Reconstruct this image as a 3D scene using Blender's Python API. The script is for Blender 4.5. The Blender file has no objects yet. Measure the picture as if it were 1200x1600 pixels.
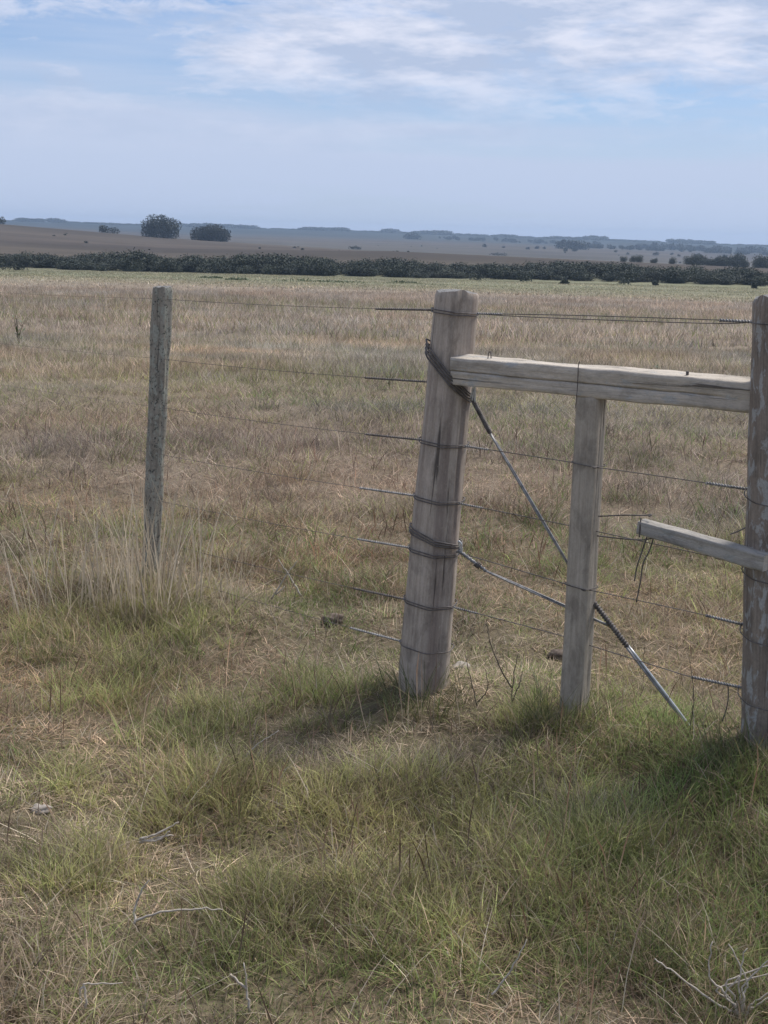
import bpy, math, random
import numpy as np
from mathutils import Vector, Matrix

scene = bpy.context.scene
COL = scene.collection
R = math.radians

# ------------------------------------------------------------------ camera, sky, sun, exposure
EYE = 1.55
cam_data = bpy.data.cameras.new('camera')
cam = bpy.data.objects.new('camera', cam_data)
COL.objects.link(cam)
cam_data.sensor_fit = 'VERTICAL'
cam_data.sensor_height = 36.0
cam_data.lens = 45.0
cam_data.clip_start = 0.05
cam_data.clip_end = 20000.0
cam.matrix_world = (Matrix.Translation((0, 0, EYE)) @ Matrix.Rotation(R(90 - 12.079), 4, 'X')
                    @ Matrix.Rotation(R(1.5), 4, 'Z'))
scene.camera = cam

SUN_EL, SUN_AZ = R(57), R(50)          # azimuth measured from +Y (view direction) towards +X
sun_dir = Vector((math.sin(SUN_AZ) * math.cos(SUN_EL), math.cos(SUN_AZ) * math.cos(SUN_EL), math.sin(SUN_EL)))
sun_data = bpy.data.lights.new('sun', 'SUN')
sun_data.energy = 2.35
sun_data.angle = R(17.0)
sun_data.color = (1.0, 0.955, 0.89)
sun = bpy.data.objects.new('sun', sun_data)
COL.objects.link(sun)
sun.location = sun_dir * 50
sun.rotation_euler = sun_dir.to_track_quat('Z', 'Y').to_euler()

SKY_STRENGTH = 0.088
world = bpy.data.worlds.new('World')
scene.world = world
world.use_nodes = True
world.cycles.sampling_method = 'MANUAL'
world.cycles.sample_map_resolution = 512


def N(nt, kind, **kw):
    n = nt.nodes.new(kind)
    for k, v in kw.items():
        setattr(n, k, v)
    return n


def setin(n, **kw):
    for k, v in kw.items():
        n.inputs[k.replace('_', ' ')].default_value = v
    return n


def ramp(nt, src, stops, interp='LINEAR'):
    n = N(nt, 'ShaderNodeValToRGB')
    cr = n.color_ramp
    cr.interpolation = interp
    while len(cr.elements) > 1:
        cr.elements.remove(cr.elements[-1])
    for i, (p, c) in enumerate(stops):
        e = cr.elements[0] if i == 0 else cr.elements.new(p)
        e.position = p
        e.color = (c[0], c[1], c[2], 1) if isinstance(c, (tuple, list)) else (c, c, c, 1)
    nt.links.new(src, n.inputs[0])
    return n.outputs[0]


def mix(nt, fac, a, b, mode='MIX'):
    n = N(nt, 'ShaderNodeMix', data_type='RGBA', blend_type=mode)
    for s, v in ((n.inputs[0], fac), (n.inputs[6], a), (n.inputs[7], b)):
        if hasattr(v, 'is_linked') or hasattr(v, 'links'):
            nt.links.new(v, s)
        elif isinstance(v, (tuple, list)):
            s.default_value = (v[0], v[1], v[2], 1)
        else:
            s.default_value = v
    return n.outputs[2]


def math_(nt, op, a, b=None, c=None, clamp=False):
    n = N(nt, 'ShaderNodeMath', operation=op)
    n.use_clamp = clamp
    for i, v in enumerate((a, b, c)):
        if v is None:
            continue
        if hasattr(v, 'links'):
            nt.links.new(v, n.inputs[i])
        else:
            n.inputs[i].default_value = v
    return n.outputs[0]


def noise(nt, vec, scale, detail=4.0, rough=0.55, dist=0.0, out=0):
    n = N(nt, 'ShaderNodeTexNoise')
    nt.links.new(vec, n.inputs['Vector'])
    setin(n, Scale=scale, Detail=detail, Roughness=rough, Distortion=dist)
    return n.outputs[out]


def mapping(nt, vec, scale=(1, 1, 1), loc=(0, 0, 0), rot=(0, 0, 0)):
    n = N(nt, 'ShaderNodeMapping')
    nt.links.new(vec, n.inputs[0])
    n.inputs['Scale'].default_value = scale
    n.inputs['Location'].default_value = loc
    n.inputs['Rotation'].default_value = rot
    return n.outputs[0]


def build_world():
    nt = world.node_tree
    nt.nodes.clear()
    sky = N(nt, 'ShaderNodeTexSky', sky_type='NISHITA')
    sky.sun_disc = False
    sky.sun_elevation = SUN_EL
    sky.sun_rotation = SUN_AZ
    sky.altitude = 100
    sky.air_density = 1.0
    sky.dust_density = 0.6
    sky.ozone_density = 3.0
    tc = N(nt, 'ShaderNodeTexCoord')
    vr = N(nt, 'ShaderNodeVectorRotate', rotation_type='Z_AXIS')
    nt.links.new(tc.outputs['Generated'], vr.inputs['Vector'])
    vr.inputs['Angle'].default_value = CLOUD_TURN
    d = vr.outputs[0]
    sep = N(nt, 'ShaderNodeSeparateXYZ')
    nt.links.new(d, sep.inputs[0])
    el = sep.outputs[2]                                   # sine of the elevation
    lo = noise(nt, mapping(nt, d, (2.6, 2.6, 15.0), CLOUD_OFF), 1.0, 2, 0.5)
    hi = noise(nt, mapping(nt, d, (13.0, 13.0, 44.0), (3.1, 1.7, 0.4)), 1.0, 8, 0.66, 0.35)
    body = math_(nt, 'ADD', math_(nt, 'MULTIPLY', lo, 0.52), math_(nt, 'MULTIPLY', hi, 0.50))
    fade = ramp(nt, el, [(0.055, 0), (0.125, 1)])
    cum = math_(nt, 'MULTIPLY', ramp(nt, body, [(0.465, 0), (0.505, 0.5), (0.59, 0.95)]), fade)
    streak = noise(nt, mapping(nt, d, (2.2, 2.2, 34.0), (7.3, 2.2, 0)), 1.0, 4, 0.55)
    veil = math_(nt, 'ADD', ramp(nt, streak, [(0.38, 0.0), (0.66, 0.55)]), ramp(nt, el, [(0.0, 0.95), (0.06, 0.7), (0.12, 0.28), (0.19, 0.0)]), clamp=True)
    shade = ramp(nt, noise(nt, mapping(nt, d, (12, 12, 46.0), (3.3, 1.1, 0)), 1.0, 5, 0.62), [(0.40, CLOUD_LO), (0.60, CLOUD_HI)])
    tint = mix(nt, 1.0, sky.outputs[0], SKY_TINT, 'MULTIPLY')
    c = mix(nt, veil, tint, VEIL_COL)
    c = mix(nt, cum, c, shade)
    bg = N(nt, 'ShaderNodeBackground')
    nt.links.new(c, bg.inputs[0])
    bg.inputs[1].default_value = SKY_STRENGTH
    out = N(nt, 'ShaderNodeOutputWorld')
    nt.links.new(bg.outputs[0], out.inputs[0])


CLOUD_OFF = (3.7, 3.9, 0.8)
CLOUD_TURN = R(13)
SKY_TINT = (0.52, 0.635, 0.81)
VEIL_COL = (3.75, 4.35, 5.65)
CLOUD_LO, CLOUD_HI = (3.3, 3.9, 5.2), (5.3, 5.5, 6.4)
build_world()
scene.view_settings.view_transform = 'Standard'
scene.view_settings.look = 'None'
scene.view_settings.gamma = 1.0
scene.view_settings.exposure = 0.75
scene.view_settings.use_curve_mapping = False
scene.cycles.max_bounces = 5
scene.cycles.diffuse_bounces = 2
scene.cycles.glossy_bounces = 2
scene.cycles.transmission_bounces = 3
scene.cycles.volume_bounces = 0
scene.cycles.use_adaptive_sampling = True

# ------------------------------------------------------------------ numpy noise and terrain height


def _hash(ix, iy, seed):
    h = (ix.astype(np.int64) * 374761393 + iy.astype(np.int64) * 668265263 + seed * 974634757) & 0x7FFFFFFF
    h = ((h ^ (h >> 13)) * 1274126177) & 0x7FFFFFFF
    return ((h ^ (h >> 16)) & 0xFFFFFF) / float(0xFFFFFF)


def vnoise(x, y, seed=0):
    x = np.asarray(x, float)
    y = np.asarray(y, float)
    ix, iy = np.floor(x), np.floor(y)
    fx, fy = x - ix, y - iy
    fx, fy = fx * fx * (3 - 2 * fx), fy * fy * (3 - 2 * fy)
    a, b = _hash(ix, iy, seed), _hash(ix + 1, iy, seed)
    c, d = _hash(ix, iy + 1, seed), _hash(ix + 1, iy + 1, seed)
    return (a * (1 - fx) + b * fx) * (1 - fy) + (c * (1 - fx) + d * fx) * fy


def fbm(x, y, seed=0, octv=4):
    s, a, t = 0.0, 1.0, 0.0
    for i in range(octv):
        s = s + a * vnoise(np.asarray(x) * 2 ** i, np.asarray(y) * 2 ** i, seed + i * 17)
        t += a
        a *= 0.5
    return s / t


# far relief: apparent height over the eye line (in thousandths of half the distance) by bearing and distance
BEAR = np.array([-40.0, -16.7, -9.9, 0.0, 7.1, 14.8, 19.3, 40.0])
DIST = np.array([235.0, 300.0, 450.0, 700.0, 1000.0, 1500.0, 2200.0, 3000.0, 4200.0])
REL = np.array([
    [-59, -59, -59, -59, -59, -59, -59, -59],
    [-50, -49, -49, -45, -42, -40, -40, -40],
    [-18, -21, -27, -19.5, -24, -28.5, -31, -33],
    [12, 6, -8, -22, -30, -36, -36, -36],
    [6, 2, -12, -18, -23, -26, -27, -28],
    [5, 3, -6, -6, -9, -13, -14, -14],
    [6, 4, 0, 0, -3, -7, -7, -7],
    [13, 11, 10, 9, 7, 4, 3, 3],
    [-4, -4, -4, -4, -4, -4, -4, -4]], float)


def height(x, y):
    x = np.asarray(x, float)
    y = np.asarray(y, float)
    d = np.hypot(x, y)
    near = -0.024 * 4.0 * np.log1p(np.exp(np.clip((d - 10.0) / 4.0, -30, 60)))
    w = np.clip(d / 2.0, 0, 1) * np.clip(1.2 - d / 120.0, 0, 1)
    near = near + w * (0.085 * (fbm(x * 2.3, y * 2.3, 5, 3) - 0.5) + 0.10 * (fbm(x * 0.45, y * 0.45, 9, 2) - 0.5))
    near = near + np.clip(d / 100, 0, 1) * 0.5 * (fbm(x * 0.03, y * 0.03, 11, 2) - 0.5)
    # low grassy bank along the fence
    sx = np.clip(((x - 0.151) * 0.996 + (y - 4.258) * -0.603) / 1.356, 0.0, 1.25)
    q = np.hypot(x - (0.151 + 0.996 * sx), y - (4.258 - 0.603 * sx))
    near = near + (0.070 + 0.06 * np.clip(sx, 0, 1) * np.clip(1.2 - sx, 0, 1) + 0.03 * np.clip(sx, 0, 1)) * np.exp(-(q / 0.42) ** 2)
    near = near + 0.075 * np.exp(-(((x + 1.05) / 0.55) ** 2 + ((y - 5.35) / 0.45) ** 2))
    az = np.degrees(np.arctan2(x, y))
    az = np.clip(az, BEAR[0], BEAR[-1])
    cols = np.array([np.interp(az, BEAR, REL[i]) for i in range(len(DIST))])      # (nd, n)
    ld = np.clip(np.interp(d, DIST, np.arange(len(DIST))), 0, len(DIST) - 1 - 1e-6)
    i0 = np.floor(ld).astype(int)
    f = ld - i0
    flat = cols.reshape(len(DIST), -1)
    n = np.arange(flat.shape[1])
    i0f, ff = i0.reshape(-1), f.reshape(-1)
    z0 = flat[i0f, n] / 2000.0 * DIST[i0f]
    z1 = flat[i0f + 1, n] / 2000.0 * DIST[i0f + 1]
    far = (EYE + z0 * (1 - ff) + z1 * ff).reshape(d.shape)
    far = far + np.clip((d - 300) / 300, 0, 1) * np.clip(d / 700, 0, 3) * 0.8 * (fbm(x * 0.006, y * 0.006, 3, 3) - 0.5)
    k = np.clip((d - 225) / 30, 0, 1)
    return near * (1 - k) + far * k


def gz(x, y):
    return float(height(np.array([x]), np.array([y]))[0])


# ------------------------------------------------------------------ mesh helpers


def tag(o, label, cat, group=None):
    o['label'] = label
    o['category'] = cat
    if group:
        o['group'] = group
    return o


def thing(name, loc, label, cat, group=None):
    o = bpy.data.objects.new(name, None)
    o.empty_display_size = 0.05
    COL.objects.link(o)
    o.location = loc
    return tag(o, label, cat, group)


def mesh_data(name, verts, faces, mat, attrs=None, smooth=True):
    me = bpy.data.meshes.new(name)
    me.from_pydata([tuple(map(float, v)) for v in verts], [], faces)
    for k, a in (attrs or {}).items():
        a = np.asarray(a, np.float32)
        if a.ndim == 1:
            me.attributes.new(k, 'FLOAT', 'POINT').data.foreach_set('value', a)
        else:
            me.attributes.new(k, 'FLOAT_VECTOR', 'POINT').data.foreach_set('vector', a.ravel())
    me.materials.append(mat)
    if smooth:
        me.polygons.foreach_set('use_smooth', [True] * len(me.polygons))
    me.update()
    return me


def mesh_obj(name, verts, faces, mat, parent=None, origin=(0, 0, 0), attrs=None, smooth=True):
    """verts are world coordinates; the object's origin is its parent's place, or origin"""
    base = np.array(parent.location if parent else origin, float)
    if parent is not None and parent.parent is not None:
        base = base + np.array(parent.parent.location, float)
    me = mesh_data(name, np.asarray(verts, float) - base, faces, mat, attrs, smooth)
    o = bpy.data.objects.new(name, me)
    COL.objects.link(o)
    if parent:
        o.parent = parent
    else:
        o.location = origin
    return o


def loft(rings, cap0=True, cap1=True):
    rings = [np.asarray(r) for r in rings]
    n = len(rings[0])
    V = np.vstack(rings)
    Fc = []
    for k in range(len(rings) - 1):
        for i in range(n):
            j = (i + 1) % n
            Fc.append((k * n + i, k * n + j, (k + 1) * n + j, (k + 1) * n + i))
    if cap0:
        Fc.append(tuple(range(n - 1, -1, -1)))
    if cap1:
        Fc.append(tuple((len(rings) - 1) * n + i for i in range(n)))
    return V, Fc


def frames(pts):
    pts = np.asarray(pts, float)
    t = np.gradient(pts, axis=0)
    t /= np.maximum(np.linalg.norm(t, axis=1, keepdims=True), 1e-9)
    a = np.array([0.0, 0, 1]) if abs(t[0][2]) < 0.9 else np.array([1.0, 0, 0])
    u = np.cross(t[0], a)
    u /= np.linalg.norm(u)
    U, W = [], []
    for k in range(len(pts)):
        u = u - t[k] * (u @ t[k])
        u /= max(np.linalg.norm(u), 1e-9)
        U.append(u)
        W.append(np.cross(t[k], u))
    return pts, np.array(U), np.array(W)


def tube(pts, r, n=6):
    pts, U, W = frames(pts)
    r = np.broadcast_to(np.asarray(r, float), (len(pts),))
    th = np.arange(n) * 2 * math.pi / n
    rings = [pts[k] + r[k] * (np.outer(np.cos(th), U[k]) + np.outer(np.sin(th), W[k])) for k in range(len(pts))]
    return loft(rings)


def join(parts):
    V, Fc, o = [], [], 0
    for v, f in parts:
        V.append(np.asarray(v))
        Fc += [tuple(i + o for i in q) for q in f]
        o += len(v)
    return np.vstack(V), Fc


def smooth_path(ctrl, per=8):
    """Catmull-Rom through control points"""
    P = np.asarray(ctrl, float)
    P = np.vstack([2 * P[0] - P[1], P, 2 * P[-1] - P[-2]])
    out = []
    for i in range(1, len(P) - 2):
        for t in np.linspace(0, 1, per, endpoint=False):
            a, b, c, d = P[i - 1], P[i], P[i + 1], P[i + 2]
            out.append(0.5 * (2 * b + (c - a) * t + (2 * a - 5 * b + 4 * c - d) * t * t + (3 * b - a - 3 * c + d) * t ** 3))
    out.append(P[-2])
    return np.array(out)


def helix(p0, p1, rad, pitch, phase=0.0, per=7):
    p0, p1 = np.asarray(p0, float), np.asarray(p1, float)
    L = np.linalg.norm(p1 - p0)
    n = max(6, int(L / pitch * per))
    _, U, W = frames([p0, p1])
    s = np.linspace(0, 1, n)[:, None]
    a = s * L / pitch * 2 * math.pi + phase
    return p0 + (p1 - p0) * s + rad * (np.cos(a) * U[0] + np.sin(a) * W[0])


# ------------------------------------------------------------------ materials


def new_mat(name):
    m = bpy.data.materials.new(name)
    m.use_nodes = True
    nt = m.node_tree
    nt.nodes.clear()
    out = N(nt, 'ShaderNodeOutputMaterial')
    bsdf = N(nt, 'ShaderNodeBsdfPrincipled')
    nt.links.new(bsdf.outputs[0], out.inputs[0])
    return m, nt, bsdf, out


def attr(nt, name, kind='GEOMETRY', out='Vector'):
    n = N(nt, 'ShaderNodeAttribute', attribute_type=kind, attribute_name=name)
    return n.outputs[out]


def wood(name, dark, mid, light, lichen=0.0, lichen_col=(0.34, 0.34, 0.31), lscale=28.0, red=0.0, black=0.0):
    m, nt, b, out = new_mat(name)
    wc = attr(nt, 'wc')
    broad = noise(nt, mapping(nt, wc, (9, 9, 1.3)), 1.0, 4, 0.55)
    grain = noise(nt, mapping(nt, wc, (95, 95, 3.0)), 1.0, 7, 0.68, 0.4)
    fine = noise(nt, mapping(nt, wc, (330, 330, 14)), 1.0, 4, 0.7)
    speck = noise(nt, mapping(nt, wc, (1, 1, 0.6)), 190.0, 4, 0.75)
    g = math_(nt, 'ADD', math_(nt, 'MULTIPLY', grain, 0.46), math_(nt, 'ADD', math_(nt, 'MULTIPLY', broad, 0.20), math_(nt, 'ADD', math_(nt, 'MULTIPLY', fine, 0.16), math_(nt, 'MULTIPLY', speck, 0.24))))
    col = ramp(nt, g, [(0.38, dark), (0.53, mid), (0.66, light)])
    blotch = ramp(nt, noise(nt, mapping(nt, wc, (1, 1, 0.55)), 17.0, 6, 0.66, 0.4), [(0.34, 0.66), (0.48, 0.94), (0.66, 1.12)])
    col = mix(nt, 1.0, col, blotch, 'MULTIPLY')
    if red:
        rb = ramp(nt, noise(nt, mapping(nt, wc, (14, 14, 0.8), (5, 2, 1)), 1.0, 3, 0.5), [(0.50, 0), (0.66, red)])
        col = mix(nt, rb, col, (0.155, 0.112, 0.100))
    crack = ramp(nt, noise(nt, mapping(nt, wc, (48, 48, 1.5), (1, 7, 3)), 1.0, 5, 0.6, 0.6), [(0.30, 1), (0.37, 0)])
    col = mix(nt, math_(nt, 'MULTIPLY', crack, 0.75), col, (0.035, 0.030, 0.027))
    h = math_(nt, 'SUBTRACT', math_(nt, 'MULTIPLY', g, 1.0), math_(nt, 'MULTIPLY', crack, 0.5))
    spots = ramp(nt, noise(nt, wc, 60.0, 5, 0.7), [(0.60, 0), (0.70, 0.45)])
    col = mix(nt, spots, col, light)
    if lichen:
        ln = noise(nt, mapping(nt, wc, (1, 1, 0.5)), lscale, 6, 0.62, 0.5)
        lm = ramp(nt, ln, [(0.60 - 0.16 * lichen, 0), (0.66 - 0.16 * lichen, 1)])
        lv = ramp(nt, noise(nt, wc, 160.0, 3, 0.7), [(0.3, tuple(c * 0.75 for c in lichen_col)), (0.7, tuple(c * 1.15 for c in lichen_col))])
        col = mix(nt, math_(nt, 'MULTIPLY', lm, 0.8), col, lv)
        h = math_(nt, 'ADD', h, math_(nt, 'MULTIPLY', lm, 0.12))
    if black:
        bm = ramp(nt, noise(nt, wc, 75.0, 5, 0.7), [(0.54, 0), (0.64, black)])
        col = mix(nt, bm, col, (0.05, 0.05, 0.042))
    nt.links.new(col, b.inputs['Base Color'])
    setin(b, Roughness=0.88)
    b.inputs['Specular IOR Level'].default_value = 0.25
    bp = N(nt, 'ShaderNodeBump')
    setin(bp, Strength=0.9, Distance=0.008)
    nt.links.new(h, bp.inputs['Height'])
    nt.links.new(bp.outputs[0], b.inputs['Normal'])
    return m


def metal(name, a, c, rough=0.55, met=0.55):
    m, nt, b, out = new_mat(name)
    g = N(nt, 'ShaderNodeNewGeometry')
    n = noise(nt, g.outputs['Position'], 45.0, 5, 0.65)
    nt.links.new(ramp(nt, n, [(0.35, a), (0.65, c)]), b.inputs['Base Color'])
    setin(b, Roughness=rough, Metallic=met)
    return m


M_MAIN = wood('weathered_wood_main', (0.304, 0.250, 0.199), (0.447, 0.373, 0.300), (0.568, 0.482, 0.394), red=0.5)
M_RAIL = wood('weathered_wood_rail', (0.383, 0.334, 0.275), (0.541, 0.476, 0.391), (0.678, 0.600, 0.497), lichen=0.25, lichen_col=(0.47, 0.465, 0.44), lscale=18)
M_STUB = wood('weathered_wood_stub', (0.289, 0.265, 0.229), (0.402, 0.370, 0.322), (0.515, 0.475, 0.418), lichen=0.2)
M_SMALL = wood('weathered_wood_small_post', (0.317, 0.270, 0.213), (0.439, 0.378, 0.300), (0.543, 0.470, 0.377))
M_RIGHT = wood('weathered_wood_right_post', (0.182, 0.147, 0.116), (0.275, 0.226, 0.181), (0.382, 0.320, 0.258), lichen=0.45, lichen_col=(0.46, 0.45, 0.42), lscale=32)
M_LEFT = wood('lichen_wood_left_post', (0.230, 0.206, 0.164), (0.329, 0.296, 0.236), (0.419, 0.377, 0.307), lichen=0.7, lichen_col=(0.40, 0.40, 0.33), lscale=38, black=0.95)
M_END = wood('end_grain', (0.17, 0.16, 0.15), (0.29, 0.28, 0.265), (0.40, 0.385, 0.365), lichen=0.2)
M_WIRE = metal('rusty_wire', (0.075, 0.062, 0.055), (0.19, 0.17, 0.155), 0.65, 0.3)
M_CABLE = metal('galvanised_brace_wire', (0.16, 0.152, 0.148), (0.36, 0.35, 0.34), 0.5, 0.45)
M_ZINC = metal('zinc_and_highlight_wire', (0.42, 0.42, 0.41), (0.62, 0.62, 0.60), 0.4, 0.5)


def grass_material():
    m, nt, b, out = new_mat('grass_blades')
    col = attr(nt, 'tone', 'GEOMETRY', 'Color')
    nt.links.new(col, b.inputs['Base Color'])
    setin(b, Roughness=0.65)
    b.inputs['Specular IOR Level'].default_value = 0.25
    tr = N(nt, 'ShaderNodeBsdfTranslucent')
    nt.links.new(col, tr.inputs[0])
    ms = N(nt, 'ShaderNodeMixShader')
    ms.inputs[0].default_value = 0.42
    nt.links.new(b.outputs[0], ms.inputs[1])
    nt.links.new(tr.outputs[0], ms.inputs[2])
    nt.links.new(ms.outputs[0], out.inputs[0])
    return m


def straw_material(name, a, c):
    """single plants: colour from each blade's own random number"""
    m, nt, b, out = new_mat(name)
    bl = N(nt, 'ShaderNodeSeparateXYZ')
    nt.links.new(attr(nt, 'bl'), bl.inputs[0])
    col = ramp(nt, bl.outputs[0], [(0.0, a), (1.0, c)])
    hsv = N(nt, 'ShaderNodeHueSaturation')
    nt.links.new(col, hsv.inputs['Color'])
    nt.links.new(math_(nt, 'MULTIPLY_ADD', bl.outputs[2], 0.9, 0.5), hsv.inputs['Value'])
    nt.links.new(hsv.outputs[0], b.inputs['Base Color'])
    setin(b, Roughness=0.65)
    tr = N(nt, 'ShaderNodeBsdfTranslucent')
    nt.links.new(hsv.outputs[0], tr.inputs[0])
    ms = N(nt, 'ShaderNodeMixShader')
    ms.inputs[0].default_value = 0.3
    nt.links.new(b.outputs[0], ms.inputs[1])
    nt.links.new(tr.outputs[0], ms.inputs[2])
    nt.links.new(ms.outputs[0], out.inputs[0])
    return m


def foliage_material(name, a, c):
    m, nt, b, out = new_mat(name)
    bl = N(nt, 'ShaderNodeSeparateXYZ')
    nt.links.new(attr(nt, 'bl'), bl.inputs[0])
    oi = N(nt, 'ShaderNodeObjectInfo')
    f = math_(nt, 'ADD', math_(nt, 'MULTIPLY', bl.outputs[2], 0.55), math_(nt, 'MULTIPLY', oi.outputs['Random'], 0.45))
    col = ramp(nt, f, [(0.1, a), (0.9, c)])
    nt.links.new(col, b.inputs['Base Color'])
    setin(b, Roughness=0.7)
    return m


def twig_material(name, a, c):
    m, nt, b, out = new_mat(name)
    g = N(nt, 'ShaderNodeNewGeometry')
    nt.links.new(ramp(nt, noise(nt, g.outputs['Position'], 60.0, 4, 0.6), [(0.35, a), (0.65, c)]), b.inputs['Base Color'])
    setin(b, Roughness=0.9)
    b.inputs['Specular IOR Level'].default_value = 0.1
    return m


M_GRASS = grass_material()
M_STRAW = straw_material('dry_straw', (0.46, 0.375, 0.255), (0.68, 0.575, 0.43))
M_GREEN = straw_material('green_grass_tussock', (0.075, 0.11, 0.032), (0.26, 0.22, 0.11))
M_LEAF = foliage_material('dark_foliage', (0.026, 0.034, 0.020), (0.058, 0.070, 0.038))
M_LEAF_FAR = foliage_material('eucalyptus_foliage', (0.020, 0.027, 0.018), (0.050, 0.060, 0.036))
M_WEED = foliage_material('weed_leaves', (0.08, 0.11, 0.05), (0.18, 0.21, 0.11))
M_BARK = twig_material('bark', (0.07, 0.06, 0.05), (0.14, 0.12, 0.10))
M_DEAD = twig_material('bleached_twig', (0.37, 0.315, 0.25), (0.60, 0.53, 0.44))
M_DARKSTEM = twig_material('dark_stem', (0.085, 0.072, 0.055), (0.17, 0.14, 0.105))
M_DUNG = twig_material('brown_clod', (0.085, 0.065, 0.050), (0.22, 0.175, 0.14))
M_STONE = twig_material('pale_stone', (0.28, 0.24, 0.20), (0.45, 0.40, 0.34))


def ground_material():
    m, nt, b, out = new_mat('pasture_soil')
    g = N(nt, 'ShaderNodeNewGeometry')
    pos = g.outputs['Position']
    base = attr(nt, 'field', 'GEOMETRY', 'Color')
    farness = attr(nt, 'farness', 'GEOMETRY', 'Fac')
    n_far = noise(nt, mapping(nt, pos, (0.02, 0.05, 0.02)), 1.0, 4, 0.65)
    n_mid = noise(nt, mapping(nt, pos, (0.5, 1.1, 0.5)), 1.0, 4, 0.7)
    n_near = noise(nt, pos, 28.0, 3, 0.7)
    v = mix(nt, farness, n_near, mix(nt, 0.5, n_far, n_mid))
    k = ramp(nt, v, [(0.30, 0.62), (0.50, 1.0), (0.72, 1.35)])
    col = mix(nt, 1.0, base, k, 'MULTIPLY')
    nt.links.new(col, b.inputs['Base Color'])
    setin(b, Roughness=0.95)
    b.inputs['Specular IOR Level'].default_value = 0.1
    return m


M_GROUND = ground_material()

# ------------------------------------------------------------------ the ground: one sheet to the horizon


def lerp_table(d, tab):
    ds = [t[0] for t in tab]
    return np.stack([np.interp(d, ds, [t[1][i] for t in tab]) for i in range(3)], -1)


FIELD = [(0, (0.135, 0.115, 0.070)), (5, (0.145, 0.118, 0.075)), (9, (0.19, 0.148, 0.105)), (16, (0.22, 0.178, 0.125)),
         (30, (0.25, 0.20, 0.15)), (80, (0.25, 0.205, 0.15)), (115, (0.235, 0.21, 0.14)), (140, (0.20, 0.20, 0.125)),
         (240, (0.20, 0.195, 0.12)), (300, (0.085, 0.07, 0.05)), (480, (0.075, 0.060, 0.047)), (680, (0.095, 0.078, 0.06)),
         (800, (0.09, 0.08, 0.062)), (1500, (0.085, 0.073, 0.06)), (2300, (0.04, 0.042, 0.035)), (2700, (0.025, 0.03, 0.024)), (4500, (0.025, 0.03, 0.024))]


def build_ground():
    az = np.concatenate([np.linspace(-180, -30, 40, endpoint=False), np.linspace(-30, 30, 260, endpoint=False), np.linspace(30, 180, 40, endpoint=False)])
    ds = np.concatenate([np.geomspace(0.3, 240, 230, endpoint=False), np.geomspace(240, 4200, 130)])
    A, D = np.meshgrid(np.radians(az), ds)
    X, Y = D * np.sin(A), D * np.cos(A)
    Z = height(X, Y)
    V = np.stack([X, Y, Z], -1).reshape(-1, 3)
    V = np.vstack([V, [[0, 0, float(Z[0].mean())]]])
    n = len(az)
    Fc = []
    for k in range(len(ds) - 1):
        r0, r1 = k * n, (k + 1) * n
        for i in range(n):
            j = (i + 1) % n
            Fc.append((r0 + j, r0 + i, r1 + i, r1 + j))
    c = len(V) - 1
    for i in range(n):
        Fc.append((c, i, (i + 1) % n))
    Dv = np.hypot(V[:, 0], V[:, 1])
    wob = Dv * (1 + 0.25 * (fbm(V[:, 0] * 0.02 + 50, V[:, 1] * 0.02, 21, 3) - 0.5))
    col = lerp_table(np.where(Dv < 300, wob, Dv), FIELD)
    far = np.clip((Dv - 270) / 60, 0, 1)[:, None]
    patchy = fbm(V[:, 0] * 0.007 + 3, V[:, 1] * 0.016, 61, 4)[:, None] - 0.5
    plough = (vnoise(V[:, 0] * 0.0045 + 1, V[:, 1] * 0.011, 63)[:, None] > 0.62) * 0.12
    col = col * (1 + far * (1.1 * patchy - plough + 0.08))
    o = mesh_obj('ground', V, Fc, M_GROUND, attrs={'field': col, 'farness': np.clip((Dv - 15) / 40, 0, 1)})
    # a normal pointing up
    if o.data.polygons[1000].normal.z < 0:
        o.data.flip_normals()
    o['kind'] = 'structure'
    return o


build_ground()

# ------------------------------------------------------------------ grass


def blades(n, rad, h, lean, bend, w, seed, segs=3, flat=0.0):
    """n curved tapering blades: h=(min,max) metres, lean and bend as share of height; returns verts, faces, bl"""
    rg = np.random.default_rng(seed)
    V, Fc, B = [], [], []
    for k in range(n):
        a, rr = rg.uniform(0, 2 * math.pi), rad * math.sqrt(rg.uniform())
        p0 = np.array([rr * math.cos(a), rr * math.sin(a), -0.012])
        ph = a + rg.normal(0, 1.2)
        hh = rg.uniform(*h)
        le, be = lean * rg.uniform(0.1, 1.3), bend * rg.uniform(0.0, 1.4)
        fl = 1.0 - flat * rg.uniform(0.5, 1)
        dirv = np.array([math.cos(ph), math.sin(ph), 0])
        side = np.array([math.cos(ph + math.pi / 2 + rg.normal(0, 0.7)), math.sin(ph + math.pi / 2 + rg.normal(0, 0.7)), 0])
        kink = rg.normal(0, 0.12) * hh
        ww = w * rg.uniform(0.6, 1.3)
        b = [rg.uniform(), 0, np.clip(rg.normal(0.5, 0.22), 0, 1)]
        o = len(V)
        for s in range(segs + 1):
            t = s / segs
            up = hh * fl * (t - 0.38 * be * t * t)
            c = p0 + dirv * hh * (le * t + be * t * t) + side * kink * t * t + np.array([0, 0, up])
            bb = [b[0], t, b[2]]
            if s == segs:
                V.append(c)
                B.append(bb)
            else:
                wk = ww * (1 - 0.75 * t) * 0.5
                V += [c - side * wk, c + side * wk]
                B += [bb, bb]
        for s in range(segs - 1):
            q = o + 2 * s
            Fc.append((q, q + 1, q + 3, q + 2))
        q = o + 2 * (segs - 1)
        Fc.append((q, q + 1, q + 2))
    return np.array(V), Fc, np.array(B)


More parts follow.
